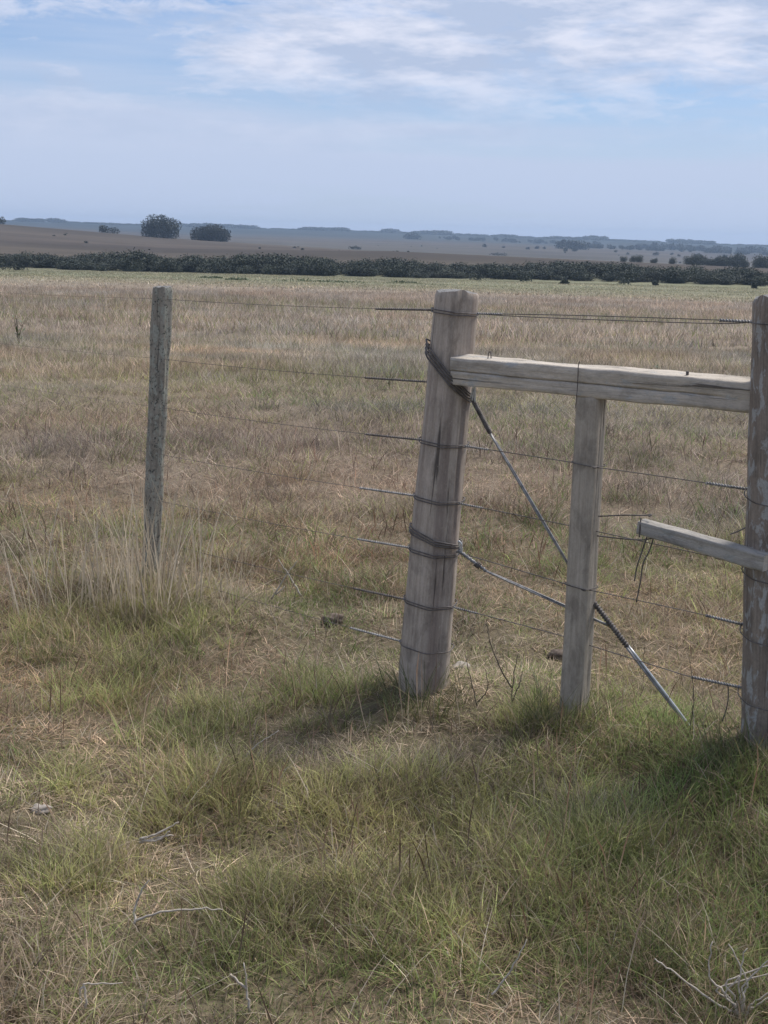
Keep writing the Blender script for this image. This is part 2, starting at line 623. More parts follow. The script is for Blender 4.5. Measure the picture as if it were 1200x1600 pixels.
def stalks(n, rad, h, seed, head=0.03, w=0.0022, dark=0.25, lean=0.25):
    """upright dry stems with a seed head"""
    v, f, b = blades(n, rad, h, lean, 0.18, w, seed, 3)
    b[:, 0] = -1.0
    V, Fc, B = [v], list(f), [b]
    rg = np.random.default_rng(seed + 1)
    o = len(v)
    for k in range(n):
        tip = v[k * 7 + 6]
        d = tip - v[k * 7 + 4]
        d = d / max(np.linalg.norm(d), 1e-6)
        L, ww = head * rg.uniform(0.6, 1.4), head * rg.uniform(0.09, 0.16)
        for ax in ((1, 0, 0), (0, 1, 0)):
            s = np.array(ax) * ww
            V.append(np.array([tip - d * L * 0.6, tip + s, tip + d * L * 0.6, tip - s]))
            Fc.append((o, o + 1, o + 2, o + 3))
            B.append(np.tile([-1.0, 0.5, dark], (4, 1)))
            o += 4
    return np.vstack(V), Fc, np.vstack(B)


def cat(*parts):
    V, Fc, B, o = [], [], [], 0
    for v, f, b in parts:
        V.append(v)
        B.append(b)
        Fc += [tuple(i + o for i in q) for q in f]
        o += len(v)
    return np.vstack(V), Fc, np.vstack(B)


def proto(name, geo, mat):
    v, f, b = geo
    me = mesh_data(name, v, f, mat, {'bl': b}, smooth=False)
    return bpy.data.objects.new(name, me)


def scatter(name, P, kind, scl, rotz, dryness, dcol, gcol, protos, tilt=None):
    """one object of points; each point shows one of the prototypes (geometry nodes)"""
    n = len(P)
    me = bpy.data.meshes.new(name)
    me.vertices.add(n)
    me.vertices.foreach_set('co', np.asarray(P, np.float32).ravel())

    def fa(k, a, typ='FLOAT', f='value'):
        me.attributes.new(k, typ, 'POINT').data.foreach_set(f, np.asarray(a).ravel())
    fa('pick', kind.astype(np.int32), 'INT')
    fa('scl', np.asarray(scl, np.float32).reshape(n, -1).repeat(3 if np.asarray(scl).ndim == 1 else 1, 1), 'FLOAT_VECTOR', 'vector')
    rot = np.zeros((n, 3), np.float32)
    if tilt is not None:
        rot[:, :2] = tilt
    rot[:, 2] = rotz
    fa('rot', rot, 'FLOAT_VECTOR', 'vector')
    fa('dryness', np.asarray(dryness, np.float32))
    fa('dcol', np.asarray(dcol, np.float32), 'FLOAT_VECTOR', 'vector')
    fa('gcol', np.asarray(gcol, np.float32), 'FLOAT_VECTOR', 'vector')
    o = bpy.data.objects.new(name, me)
    COL.objects.link(o)
    ng = bpy.data.node_groups.new(name, 'GeometryNodeTree')
    ng.interface.new_socket('Geometry', in_out='INPUT', socket_type='NodeSocketGeometry')
    ng.interface.new_socket('Geometry', in_out='OUTPUT', socket_type='NodeSocketGeometry')
    gi, go = ng.nodes.new('NodeGroupInput'), ng.nodes.new('NodeGroupOutput')
    jn = ng.nodes.new('GeometryNodeJoinGeometry')

    def na(k, t):
        x = ng.nodes.new('GeometryNodeInputNamedAttribute')
        x.data_type = t
        x.inputs[0].default_value = k
        return x.outputs[0]
    pick, sc, ro = na('pick', 'INT'), na('scl', 'FLOAT_VECTOR'), na('rot', 'FLOAT_VECTOR')
    er = ng.nodes.new('FunctionNodeEulerToRotation')
    ng.links.new(ro, er.inputs[0])
    for i in sorted(set(int(k) for k in kind)):
        cmp_ = ng.nodes.new('FunctionNodeCompare')
        cmp_.data_type = 'INT'
        cmp_.operation = 'EQUAL'
        ng.links.new(pick, cmp_.inputs[2])
        cmp_.inputs[3].default_value = i
        oi = ng.nodes.new('GeometryNodeObjectInfo')
        oi.inputs['Object'].default_value = protos[i]
        oi.inputs['As Instance'].default_value = False
        ip = ng.nodes.new('GeometryNodeInstanceOnPoints')
        ng.links.new(gi.outputs[0], ip.inputs['Points'])
        ng.links.new(cmp_.outputs[0], ip.inputs['Selection'])
        ng.links.new(oi.outputs['Geometry'], ip.inputs['Instance'])
        ng.links.new(er.outputs[0], ip.inputs['Rotation'])
        ng.links.new(sc, ip.inputs['Scale'])
        ng.links.new(ip.outputs[0], jn.inputs[0])
    ng.links.new(jn.outputs[0], go.inputs[0])
    md = o.modifiers.new('scatter', 'NODES')
    md.node_group = ng
    o['kind'] = 'stuff'
    return o


RG = np.random.default_rng(2024)


def sector(d0, d1, dens, half=23.0, extra=0.9):
    """random points in a sector ahead of the camera, dens per square metre"""
    wid = lambda d: 2 * math.tan(R(half)) * d + 2 * extra
    dd = np.linspace(d0, d1, 400)
    w = wid(dd)
    n = int(float(np.sum((w[1:] + w[:-1]) * np.diff(dd)) / 2) * dens)
    cdf = np.concatenate([[0], np.cumsum((w[1:] + w[:-1]) / 2)])
    y = np.interp(RG.uniform(0, cdf[-1], n), cdf, dd)
    x = RG.uniform(-0.5, 0.5, n) * wid(y)
    return x, y


# colours of dry grass by distance: straw, rust brown, purplish brown, pale straw, pinkish brown
DRYC = [(0, (0.335, 0.255, 0.175)), (5.5, (0.335, 0.255, 0.18)), (7.5, (0.315, 0.235, 0.165)), (10.5, (0.295, 0.23, 0.185)),
        (14, (0.36, 0.295, 0.23)), (20, (0.40, 0.33, 0.255)), (28, (0.395, 0.32, 0.255)), (50, (0.40, 0.325, 0.26)), (75, (0.40, 0.325, 0.255)), (100, (0.40, 0.345, 0.245)), (240, (0.38, 0.34, 0.23))]
# how much of the grass is dry by distance
DRYD = [(0, 0.44), (4.5, 0.44), (6, 0.58), (7.5, 0.80), (10, 0.86), (13, 0.82), (16, 0.80), (22, 0.86), (75, 0.86), (110, 0.66), (140, 0.48), (170, 0.58), (240, 0.52)]


def grass_attrs(x, y):
    d = np.hypot(x, y)
    patch = fbm(x * 0.75 + 3, y * 0.95, 31, 3)
    band = fbm(x * 0.12 + 9, y * 0.42, 41, 3)
    big = fbm(x * 0.03 + 9, y * 0.09, 43, 3)
    near = np.clip(1 - d / 14, 0, 1)
    dry = np.interp(d, [t[0] for t in DRYD], [t[1] for t in DRYD])
    dry = dry + (0.5 - patch) * (0.95 * near + 0.25) + (0.5 - band) * 0.45 + (0.5 - big) * np.clip((d - 20) / 40, 0, 1) * 1.3
    # the left foreground is browner, the right greener
    dry = dry + np.clip(1 - d / 5, 0, 1) * np.clip(-x, -0.9, 0.9) * 0.30
    fine = fbm(x * 3.3 + 5, y * 3.3, 37, 2)
    dry = dry + (0.5 - fine) * (1.0 * near + 0.1)
    dry = dry + RG.normal(0, 0.12, len(x))
    dcol = lerp_table(d * (1 + 0.3 * (band - 0.5)), DRYC)
    t = RG.uniform(0, 1, (len(x), 1))
    tint = fbm(x * 0.5 + 70, y * 0.8, 51, 3)[:, None]
    dcol = dcol * (0.72 + 0.55 * t) * (1 + np.clip((d - 5) / 3, 0, 1) * 0.9 * (fbm(x * 0.16 + 33, y * 0.7, 47, 3) - 0.5))[:, None]
    dcol = dcol * (1 + (tint - 0.5) * np.array([0.30, -0.05, -0.35]))
    rust = np.clip(fbm(x * 2.1 + 90, y * 2.1, 57, 3)[:, None] * 3.2 - 1.55, 0, 0.75) * near[:, None]
    dcol = dcol * (1 - rust) + np.array([0.215, 0.135, 0.085]) * (0.7 + 0.6 * t) * rust
    g0, g1 = np.array([0.135, 0.20, 0.060]), np.array([0.315, 0.295, 0.125])
    u = np.clip(fbm(x * 0.9 + 20, y * 0.9, 61, 3)[:, None] * 1.6 - 0.3 + RG.normal(0, 0.18, (len(x), 1)), 0, 1)
    gcol = g0 * (1 - u) + g1 * u
    fw = np.clip((d - 20) / 50, 0, 1)[:, None]
    gcol = gcol * (1 - fw) + (np.array([0.20, 0.20, 0.115]) * (0.75 + 0.5 * t)) * fw
    return np.clip(dry, 0.02, 1.0), dcol, gcol, patch, band


# lush tussock spots seen in the photograph: (x, y, radius)
LUSH = [(-1.0, 5.15, 0.45), (-1.25, 5.0, 0.4), (-0.85, 4.95, 0.3), (-0.95, 4.3, 0.3), (-0.6, 4.0, 0.25), (-0.75, 2.95, 0.18), (-0.3, 2.75, 0.2), (0.0, 3.4, 0.22), (0.20, 3.05, 0.30), (0.10, 2.85, 0.28), (0.62, 3.20, 0.24), (0.52, 3.95, 0.20), (1.10, 3.42, 0.22),
        (0.80, 3.05, 0.30), (1.0, 2.95, 0.30), (0.42, 2.85, 0.25), (-0.20, 4.25, 0.3), (-0.5, 3.45, 0.25), (0.75, 2.65, 0.28)]


# clump kinds: blades, radius, (h min, h max), lean, bend, width, flatness, segments
TURF, TURF2, LONG, MAT, SEED, TUSS, STEM, MID, MIDSEED, MIDB, FARC, FARD = range(12)
CLUMP = {
    TURF: (20, 0.060, (0.015, 0.048), 0.6, 0.8, 0.0038, 0.0, 2),
    TURF2: (16, 0.070, (0.020, 0.065), 0.7, 1.0, 0.0036, 0.2, 2),
    LONG: (18, 0.045, (0.035, 0.095), 0.5, 0.8, 0.0034, 0.0, 3),
    MAT: (12, 0.08, (0.025, 0.080), 1.0, 1.2, 0.0042, 0.5, 3),
    SEED: (3, 0.09, (0.12, 0.28), 0.25, 0.2, 0.0024, 0.0, 3),
    TUSS: (34, 0.065, (0.07, 0.16), 0.5, 0.6, 0.0034, 0.0, 3),
    STEM: (3, 0.06, (0.06, 0.22), 0.7, 0.5, 0.0030, 0.35, 3),
    MID: (12, 0.13, (0.05, 0.14), 0.75, 0.7, 0.0055, 0.15, 2),
    MIDSEED: (4, 0.12, (0.10, 0.20), 0.35, 0.2, 0.0040, 0.0, 2),
    MIDB: (13, 0.16, (0.05, 0.15), 0.8, 0.2, 0.0080, 0.0, 1),
    FARC: (9, 0.28, (0.08, 0.26), 0.7, 0.2, 0.017, 0.0, 1),
    FARD: (6, 0.9, (0.06, 0.17), 1.0, 0.2, 0.055, 0.0, 1),
}


def grow(name, x, y, kind, scl, dry, dcol, gcol):
    """every clump becomes its blades; all blades of the pasture are one mesh"""
    cval = np.clip(RG.normal(1.08, 0.24, len(x)), 0.55, 1.7) * (0.46 + 1.1 * fbm(x * 5.0, y * 5.0, 97, 2)) * np.where(kind == MAT, 1.12, 1.0)
    VV, LL, LT, TT, off = [], [], [], [], 0
    for kd in sorted(set(int(q) for q in kind)):
        n, rad, h, lean, bend, w, flat, segs = CLUMP[kd]
        i = np.repeat(np.nonzero(kind == kd)[0], n)
        m = len(i)
        s = scl[i]
        a, rr = RG.uniform(0, 6.283, m), np.sqrt(RG.uniform(0, 1, m)) * rad * s
        bx, by = x[i] + rr * np.cos(a), y[i] + rr * np.sin(a)
        bz = height(bx, by) - 0.010 * s
        ph = a + RG.normal(0, 1.2, m)
        hh = RG.uniform(h[0], h[1], m) * s
        le, be = lean * RG.uniform(0.05, 1.3, m), bend * RG.uniform(0, 1.4, m)
        fl = 1 - flat * RG.uniform(0.4, 1, m)
        D = np.stack([np.cos(ph), np.sin(ph), np.zeros(m)], -1)
        pq = ph + math.pi / 2 + RG.normal(0, 0.7, m)
        S = np.stack([np.cos(pq), np.sin(pq), np.zeros(m)], -1)
        kink = RG.normal(0, 0.12, m) * hh
        ww = w * RG.uniform(0.55, 1.3, m) * np.sqrt(s)
        P0 = np.stack([bx, by, bz], -1)
        rows = []
        for q in range(segs + 1):
            t = q / segs
            c = P0 + D * (hh * (le * t + be * t * t))[:, None] + S * (kink * t * t)[:, None]
            c[:, 2] += hh * fl * (t - 0.38 * be * t * t)
            if q == segs:
                rows.append(c)
            else:
                k = (ww * (1 - 0.72 * t) * 0.5)[:, None]
                rows += [c - S * k, c + S * k]
        nv = len(rows)
        V = np.stack(rows, 1)
        # colour: a blade is either green or dry
        u = RG.uniform(0, 1, m)
        f = np.clip((dry[i] - u) * 5 + 0.5, 0, 1)[:, None]
        col = gcol[i] * (1 - f) + dcol[i] * f
        val = np.clip(RG.normal(1.0, 0.20 if kd in (FARC, FARD, MIDB) else 0.30, m), 0.4, 1.8)[:, None] * cval[i][:, None]
        pale = (RG.uniform(0, 1, m) < (0.012 if kd in (FARC, FARD, MIDB, MID) else 0.05))[:, None] & (f > 0.5)
        col = col * (1.06 + 0.14 * np.clip((7 - np.hypot(bx, by)) / 3, 0, 1))[:, None]
        col = np.where(pale, np.array([0.50, 0.44, 0.34]) * (0.8 + 0.3 * val), col * val)
        T = np.repeat(col[:, None, :], nv, 1)
        if kd in (SEED, MIDSEED) and segs > 1:          # dark seed head: the last segment swells and browns
            T[:, -3:, :] *= np.array([0.62, 0.52, 0.48])
            mid = (V[:, -3] + V[:, -2]) / 2
            V[:, -3] = mid - S * (ww * 0.75)[:, None]
            V[:, -2] = mid + S * (ww * 0.75)[:, None]
        base = off + np.arange(m)[:, None] * nv
        for q in range(segs - 1):
            LL.append((base + np.array([2 * q, 2 * q + 1, 2 * q + 3, 2 * q + 2])).ravel())
            LT.append(np.full(m, 4))
        q = 2 * (segs - 1)
        LL.append((base + np.array([q, q + 1, q + 2])).ravel())
        LT.append(np.full(m, 3))
        VV.append(V.reshape(-1, 3))
        TT.append(T.reshape(-1, 3))
        off += m * nv
    V, L, C, T = np.vstack(VV), np.concatenate(LL), np.concatenate(LT), np.vstack(TT)
    me = bpy.data.meshes.new(name)
    me.vertices.add(len(V))
    me.vertices.foreach_set('co', V.astype(np.float32).ravel())
    me.loops.add(len(L))
    me.loops.foreach_set('vertex_index', L.astype(np.int32))
    me.polygons.add(len(C))
    me.polygons.foreach_set('loop_start', np.concatenate([[0], np.cumsum(C)[:-1]]).astype(np.int32))
    me.attributes.new('tone', 'FLOAT_VECTOR', 'POINT').data.foreach_set('vector', T.astype(np.float32).ravel())
    me.materials.append(M_GRASS)
    me.update(calc_edges=True)
    o = bpy.data.objects.new(name, me)
    COL.objects.link(o)
    o['kind'] = 'stuff'
    return o


def lush_mask(x, y, lo=0.3, hi=1.1):
    m = np.zeros(len(x), bool)
    for (lx, ly, lr) in LUSH:
        m |= np.hypot(x - lx, (y - ly) * 0.8) / lr < RG.uniform(lo, hi, len(x))
    return m


def build_grass():
    xs, ys, ks, ss = [], [], [], []

    def add(x, y, k, s):
        xs.append(x); ys.append(y); ks.append(k); ss.append(s)
    for d0, d1, dens, s0 in ((1.75, 4.0, 1400, 0.80), (4.0, 6.5, 760, 1.02), (6.5, 10.5, 210, 1.55)):
        x, y = sector(d0, d1, dens, 21, 0.6)
        n = len(x)
        p = np.clip(0.5 + 1.15 * (0.55 * fbm(x * 1.3 + 11, y * 1.3, 71, 2) + 0.45 * fbm(x * 5.5 + 3, y * 5.5, 73, 2) - 0.5), 0, 1)
        r = RG.uniform(0, 1, n)
        k = np.where(r < 0.42, TURF, np.where(r < 0.72, TURF2, np.where(r < 0.80, LONG, MAT)))
        k = np.where((p > 0.55) & (RG.uniform(0, 1, n) < 0.5), LONG, k)
        k = np.where((p < 0.44) & (RG.uniform(0, 1, n) < 0.30), MAT, k)
        s = RG.uniform(0.7, 1.3, n) * (0.45 + 1.2 * p) * s0
        lush = lush_mask(x, y)
        k = np.where(lush & (RG.uniform(0, 1, n) < 0.40), TUSS, k)
        s = np.where(k == TUSS, RG.uniform(0.5, 0.9, n), s)
        add(x, y, k, s)
        x, y = sector(d0, d1, dens * 0.05, 21, 0.6)
        add(x, y, np.where(RG.uniform(0, 1, len(x)) < 0.6, STEM, SEED), RG.uniform(0.5, 1.1, len(x)))
    for d0, d1, dens, s0, kk in ((6.2, 10.5, 34, 0.8, (MID, MIDSEED)), (10.5, 15.0, 90, 1.05, (MID, MID)), (15.0, 24.0, 75, 1.15, (MIDB, MIDB)), (24.0, 66.0, 15, 1.05, (FARC, FARC)), (50.0, 236.0, 1.3, 1.0, (FARD, FARD))):
        x, y = sector(d0, d1, dens, 21, 0.6)
        n = len(x)
        k = np.where(RG.uniform(0, 1, n) < 0.68, kk[0], kk[1])
        s = RG.uniform(0.6, 1.3, n) * s0 * (0.55 + 0.9 * fbm(x * 0.25, y * 0.5, 81, 3))
        add(x, y, k, s)
    x, y = np.concatenate(xs), np.concatenate(ys)
    k, s = np.concatenate(ks), np.concatenate(ss)
    dry, dc, gc, _, _ = grass_attrs(x, y)
    dry = np.where(k == TUSS, np.minimum(dry, 0.34), dry)
    dry = np.where((k == MAT) | (k == STEM) | (k == SEED) | (k == MIDSEED), np.maximum(dry, 1.1), dry)
    dc = np.where((k == MAT)[:, None], dc * 1.15, dc)
    dc = np.where((k == STEM)[:, None], np.array([0.46, 0.39, 0.30]), dc)
    d = np.hypot(x, y)
    near = d < 10.5
    for nm, sel in (('pasture_grass', near), ('distant_pasture_grass', ~near)):
        grow(nm, x[sel], y[sel], k[sel], s[sel], dry[sel], dc[sel], gc[sel])


build_grass()

# ------------------------------------------------------------------ fence posts


def sq_profile(th, p):
    return (np.abs(np.cos(th)) ** p + np.abs(np.sin(th)) ** p) ** (-1.0 / p)


def post(name, base, top, r0, r1, prof, label, mat, seed, crown=0.012, rough=0.035, cracks=3, twist=0.0, slant=(0, 0)):
    """weathered post: facet profile swept up the axis, grain ridges, drying cracks, worn top with end grain"""
    rg = np.random.default_rng(seed)
    base, top = np.array(base, float), np.array(top, float)
    e = thing(name, tuple(base), label, 'post')
    nth, nz = 72, 90
    th = np.arange(nth) * 2 * math.pi / nth
    ck = [(rg.uniform(0, 2 * math.pi), rg.uniform(-0.1, 0.6), rg.uniform(0.3, 0.7), rg.uniform(0.07, 0.14)) for _ in range(cracks)]
    rings, wc = [], []
    z0 = -0.25
    for k in range(nz + 1):
        s = k / nz
        c = base + (top - base) * s
        if k == 0:
            c = c + np.array([0, 0, z0])
        rad = r0 + (r1 - r0) * s
        q = prof(th + twist * s, s) * rad
        g = (vnoise(th / (2 * math.pi) * 24 + 100 * seed, np.full(nth, s * 7), seed) - 0.5)
        # wrap seam blend
        w = np.clip((nth - np.arange(nth)) / 6.0, 0, 1)
        g = g * w + g[0] * (1 - w)
        big = vnoise(np.cos(th) * 1.3 + 5, np.sin(th) * 1.3 + s * 4, seed + 3) - 0.5
        q = q * (1 + rough * g + 0.07 * big)
        for (a, sa, ln, dp) in ck:
            aa = a + 0.10 * math.sin(s * 9 + a)
            dth = np.angle(np.exp(1j * (th - aa)))
            amp = max(0.0, 1 - ((s - sa - ln / 2) / (ln / 2)) ** 2) if sa < s < sa + ln else 0.0
            q = q - rad * dp * amp * np.exp(-(dth / 0.05) ** 2)
        ring = np.stack([c[0] + q * np.cos(th), c[1] + q * np.sin(th), np.full(nth, c[2])], -1)
        if s > 0.985:
            ring[:, 2] += slant[0] * (ring[:, 0] - c[0]) + slant[1] * (ring[:, 1] - c[1])
        rings.append(ring)
        wc.append(np.stack([np.cos(th) * rad * 1.2, np.sin(th) * rad * 1.2, np.full(nth, s * (top - base)[2])], -1) + seed * 3.0)
    # rounded, chipped arris
    c = rings[-1].mean(0)
    r_ = c + (rings[-1] - c) * 0.93
    chip = crown * (0.5 + vnoise(th * 2.2, th * 0, seed + 9))
    chip[-6:] = np.linspace(chip[-6], chip[0], 6)
    r_[:, 2] += chip
    rings.append(r_)
    wc.append(wc[-1] + np.array([0, 0, 0.01]))
    V, Fc = loft(rings, True, False)
    mesh_obj('shaft', V, Fc, mat, e, attrs={'wc': np.vstack(wc)})
    er, ew = [], []
    for f, dz in ((1.0, 0.0), (0.75, 0.004), (0.5, 0.006), (0.25, 0.006), (0.03, 0.005)):
        q = c + (r_ - c) * f
        q[:, 2] = r_[:, 2] * f + (c[2] + crown) * (1 - f) + dz * 0.6 + 0.004 * (vnoise(th * 3, th * 0 + f * 5, seed + 4) - 0.5)
        if f == 1.0:
            q[:, 2] = r_[:, 2]
        er.append(q)
        ew.append(np.stack([np.cos(th) * f * 0.08, np.full(nth, f * 0.3), np.sin(th) * f * 0.3], -1))
    V, Fc = loft(er, False, True)
    mesh_obj('end_grain', V, Fc, M_END, e, attrs={'wc': np.vstack(ew)})
    return e


def poly_profile(angles, power=10.0):
    """faceted post: support planes at the given angles (radians) with offsets"""
    def f(th, s):
        v = np.stack([np.maximum(np.cos(th - a), 1e-3) / o for a, o in angles])
        return (np.sum(v ** power, 0)) ** (-1.0 / power)
    return f


main_prof = poly_profile([(R(-128), 0.93), (R(-62), 0.95), (R(-15), 0.98), (R(38), 1.0), (R(95), 0.95), (R(150), 0.97), (R(-170), 1.0)], 22)
POST_MAIN = post('fence_post', (0.151, 4.258, gz(0.151, 4.258)), (0.218, 4.258, 1.372), 0.088, 0.070, main_prof,
                 'thick leaning grey wooden fence post carrying the left end of the upper rail', M_MAIN, 3, 0.014, 0.07, 9)
left_prof = poly_profile([(R(-100), 0.95), (R(-40), 1.0), (R(30), 0.98), (R(100), 1.0), (R(170), 0.95), (R(-150), 1.0)], 9)
POST_LEFT = post('fence_post', (-1.061, 5.644, gz(-1.061, 5.644)), (-0.991, 5.644, 1.305), 0.039, 0.0425, left_prof,
                 'thin lichen-covered wooden fence post standing alone in tall dry grass', M_LEFT, 7, 0.012, 0.22, 4)
right_prof = poly_profile([(R(-118), 0.96), (R(-70), 0.97), (R(-20), 1.0), (R(40), 1.0), (R(100), 0.96), (R(160), 1.0), (R(-165), 0.99)], 16)
POST_RIGHT = post('fence_post', (1.186, 3.655, gz(1.186, 3.655)), (1.100, 3.650, 1.398), 0.086, 0.076, right_prof,
                  'dark weathered wooden fence post with pale lichen flakes at right edge of picture', M_RIGHT, 11, 0.016, 0.09, 12)
small_prof = poly_profile([(R(-128), 0.95), (R(-40), 0.95), (R(50), 0.95), (R(140), 0.95), (R(-84), 1.12), (R(5), 1.15), (R(95), 1.15), (R(-175), 1.15)], 26)
POST_SMALL = post('support_post', (0.640, 3.969, gz(0.640, 3.969)), (0.637, 3.971, 1.084), 0.043, 0.0415, small_prof,
                  'slim square wooden support post standing under the upper rail', M_SMALL, 13, 0.003, 0.05, 5)

# ------------------------------------------------------------------ rails


def beam(name, p0, p1, w, h, label, seed, groove=None, mat=M_RAIL, taper=1.0, rough=0.004, endcut=0.0, roll=0.0):
    """sawn rail: rounded rectangular section, worn edges, optional long drying split along the front"""
    p0, p1 = np.array(p0, float), np.array(p1, float)
    L = np.linalg.norm(p1 - p0)
    t = (p1 - p0) / L
    side = np.cross(t, [0, 0, 1.0])
    side /= np.linalg.norm(side)              # to the right of travel = towards the camera for left-to-right rails
    up = np.cross(side, t)
    side, up = side * math.cos(roll) + up * math.sin(roll), up * math.cos(roll) - side * math.sin(roll)
    sec = []                                  # (side, up) unit section, counter-clockwise
    nb = 10
    b = 0.10
    for i in range(nb):
        sec.append((1, -1 + b + (2 - 2 * b) * i / (nb - 1)))
    for i in range(nb):
        sec.append((1 - b - (2 - 2 * b) * i / (nb - 1), 1))
    for i in range(nb):
        sec.append((-1, 1 - b - (2 - 2 * b) * i / (nb - 1)))
    for i in range(nb):
        sec.append((-1 + b + (2 - 2 * b) * i / (nb - 1), -1))
    if groove:                                # three extra columns that sink into the front face
        g = groove[0]
        sec = [q for q in sec if not (q[0] == 1 and abs(q[1] - g) < 0.12)]
        idx = max(i for i, q in enumerate(sec[:nb]) if q[0] == 1 and q[1] < g) + 1
        sec[idx:idx] = [(1, g - 0.045), (1.0001, g), (1, g + 0.045)]
    sec = np.array(sec)
    n = len(sec)
    K = 110
    rings, wc = [], []
    for k in range(K + 1):
        s = k / K
        c = p0 + t * L * s + t * endcut * 0
        hh = h * (1 + (taper - 1) * s)
        a, bq = sec[:, 0] * w / 2, sec[:, 1] * hh / 2
        nz = vnoise(np.arange(n) * 0.35 + seed * 9, np.full(n, s * L * 14), seed) - 0.5
        nz2 = vnoise(np.arange(n) * 0.2 + seed * 5, np.full(n, s * L * 3.2), seed + 2) - 0.5
        edge = (np.abs(sec[:, 0]) > 0.95) & (np.abs(sec[:, 1]) > 0.85)
        m = 1 + (rough * nz + 2.0 * rough * nz2) / (w / 2) - np.where(edge, 0.06 * np.clip(nz * 2, 0, 1), 0)
        a, bq = a * m, bq * (1 + (rough * nz + 1.6 * rough * nz2) / (h / 2))
        if groove:
            g, s0, s1, dep, drift = groove
            gi = np.abs(sec[:, 0] - 1.0001) < 1e-7
            env = min(1.0, max(0.0, (s - s0) / 0.03)) * min(1.0, max(0.0, (s1 - s) / 0.12))
            a = np.where(gi, a - dep * env, a)
            close = np.abs(sec[:, 1] - g) < 0.05
            bq = np.where(close, bq + drift * (s - 0.5) + 0.0008 * math.sin(s * 17) + 0.0004 * math.sin(s * 51), bq)
        rings.append(c + np.outer(a, side) + np.outer(bq, up))
        wc.append(np.stack([sec[:, 0] * w * 0.6, sec[:, 1] * h * 0.6, np.full(n, s * L)], -1) + seed)
    e = thing(name, tuple(p0), label, 'rail')
    V, Fc = loft(rings, False, False)
    mesh_obj('timber', V, Fc, mat, e, attrs={'wc': np.vstack(wc)})
    for rr, rev in ((rings[0], True), (rings[-1], False)):
        c = rr.mean(0)
        er = [rr, c + (rr - c) * 0.6, c + (rr - c) * 0.2]
        V, Fc = loft(er, False, True)
        if rev:
            Fc = [tuple(reversed(q)) for q in Fc]
        V = V - 0.0 * t
        mesh_obj('end_grain', V, Fc, M_RAIL, e, attrs={'wc': (V - c) * np.array([0.5, 0.5, 3.0])})
    return e


FD = np.array([0.861, -0.509, 0.0])           # direction of the fence from the main post to the right post
FN = np.array([-0.509, -0.861, 0.0])          # towards the camera
UPPER = beam('fence_rail', np.array([0.229, 4.212, 1.1375]) + FN * 0.012, np.array([1.085, 3.706, 1.130]) + FN * 0.004, 0.075, 0.088,
             'long grey upper rail with a lengthwise split, running from thick post to right post', 21,
             groove=(-0.06, -0.1, 0.90, 0.022, -0.004), roll=-0.11)
LOWER = beam('fence_rail', np.array([0.800, 3.868, 0.702]) + FN * 0.012, np.array([1.122, 3.600, 0.668]) + FN * 0.035, 0.046, 0.043,
             'short broken grey rail stub jutting left from the right post', 25, taper=1.14, rough=0.0018, mat=M_STUB, roll=-0.08)

# ------------------------------------------------------------------ wires


def sag(a, b, n=24, drop=0.0):
    s = np.linspace(0, 1, n)[:, None]
    p = np.asarray(a, float) + (np.asarray(b, float) - np.asarray(a, float)) * s
    p[:, 2] -= (drop * 4 * s * (1 - s))[:, 0]
    return p


def main_axis(z):
    s = z / 1.372
    return np.array([0.151 + 0.067 * s, 4.258, z]), 0.088 + (0.070 - 0.088) * s


def ring_round(z, tilt_x=0.0, tilt_y=0.0, prof=main_prof, axis=main_axis, off=0.004, a0=0, a1=360, n=64, lift=None):
    th = np.radians(np.linspace(a0, a1, n))
    c, r = axis(z)
    q = r * prof(th, 0) * 1.03 + off
    P = np.stack([c[0] + q * np.cos(th), c[1] + q * np.sin(th), np.full(n, z)], -1)
    P[:, 2] += tilt_x * (P[:, 0] - c[0]) + tilt_y * (P[:, 1] - c[1])
    if lift is not None:
        P[:, 2] += lift
    return P


WR = 0.0016


def twisted(p0, p1, r=0.0019, rad=0.0031, pitch=0.020):
    core = tube([p0, p1], r * 0.9, 6)
    return join([core, tube(helix(p0, p1, rad, pitch), r, 5), tube(helix(p0, p1, rad, pitch, math.pi), r, 5)])


LDIR = np.array([-1.061 - 0.151, 5.644 - 4.258, 0.0])
ordinal_l = ['topmost', 'second', 'third', 'fourth', 'fifth', 'sixth', 'lowest']
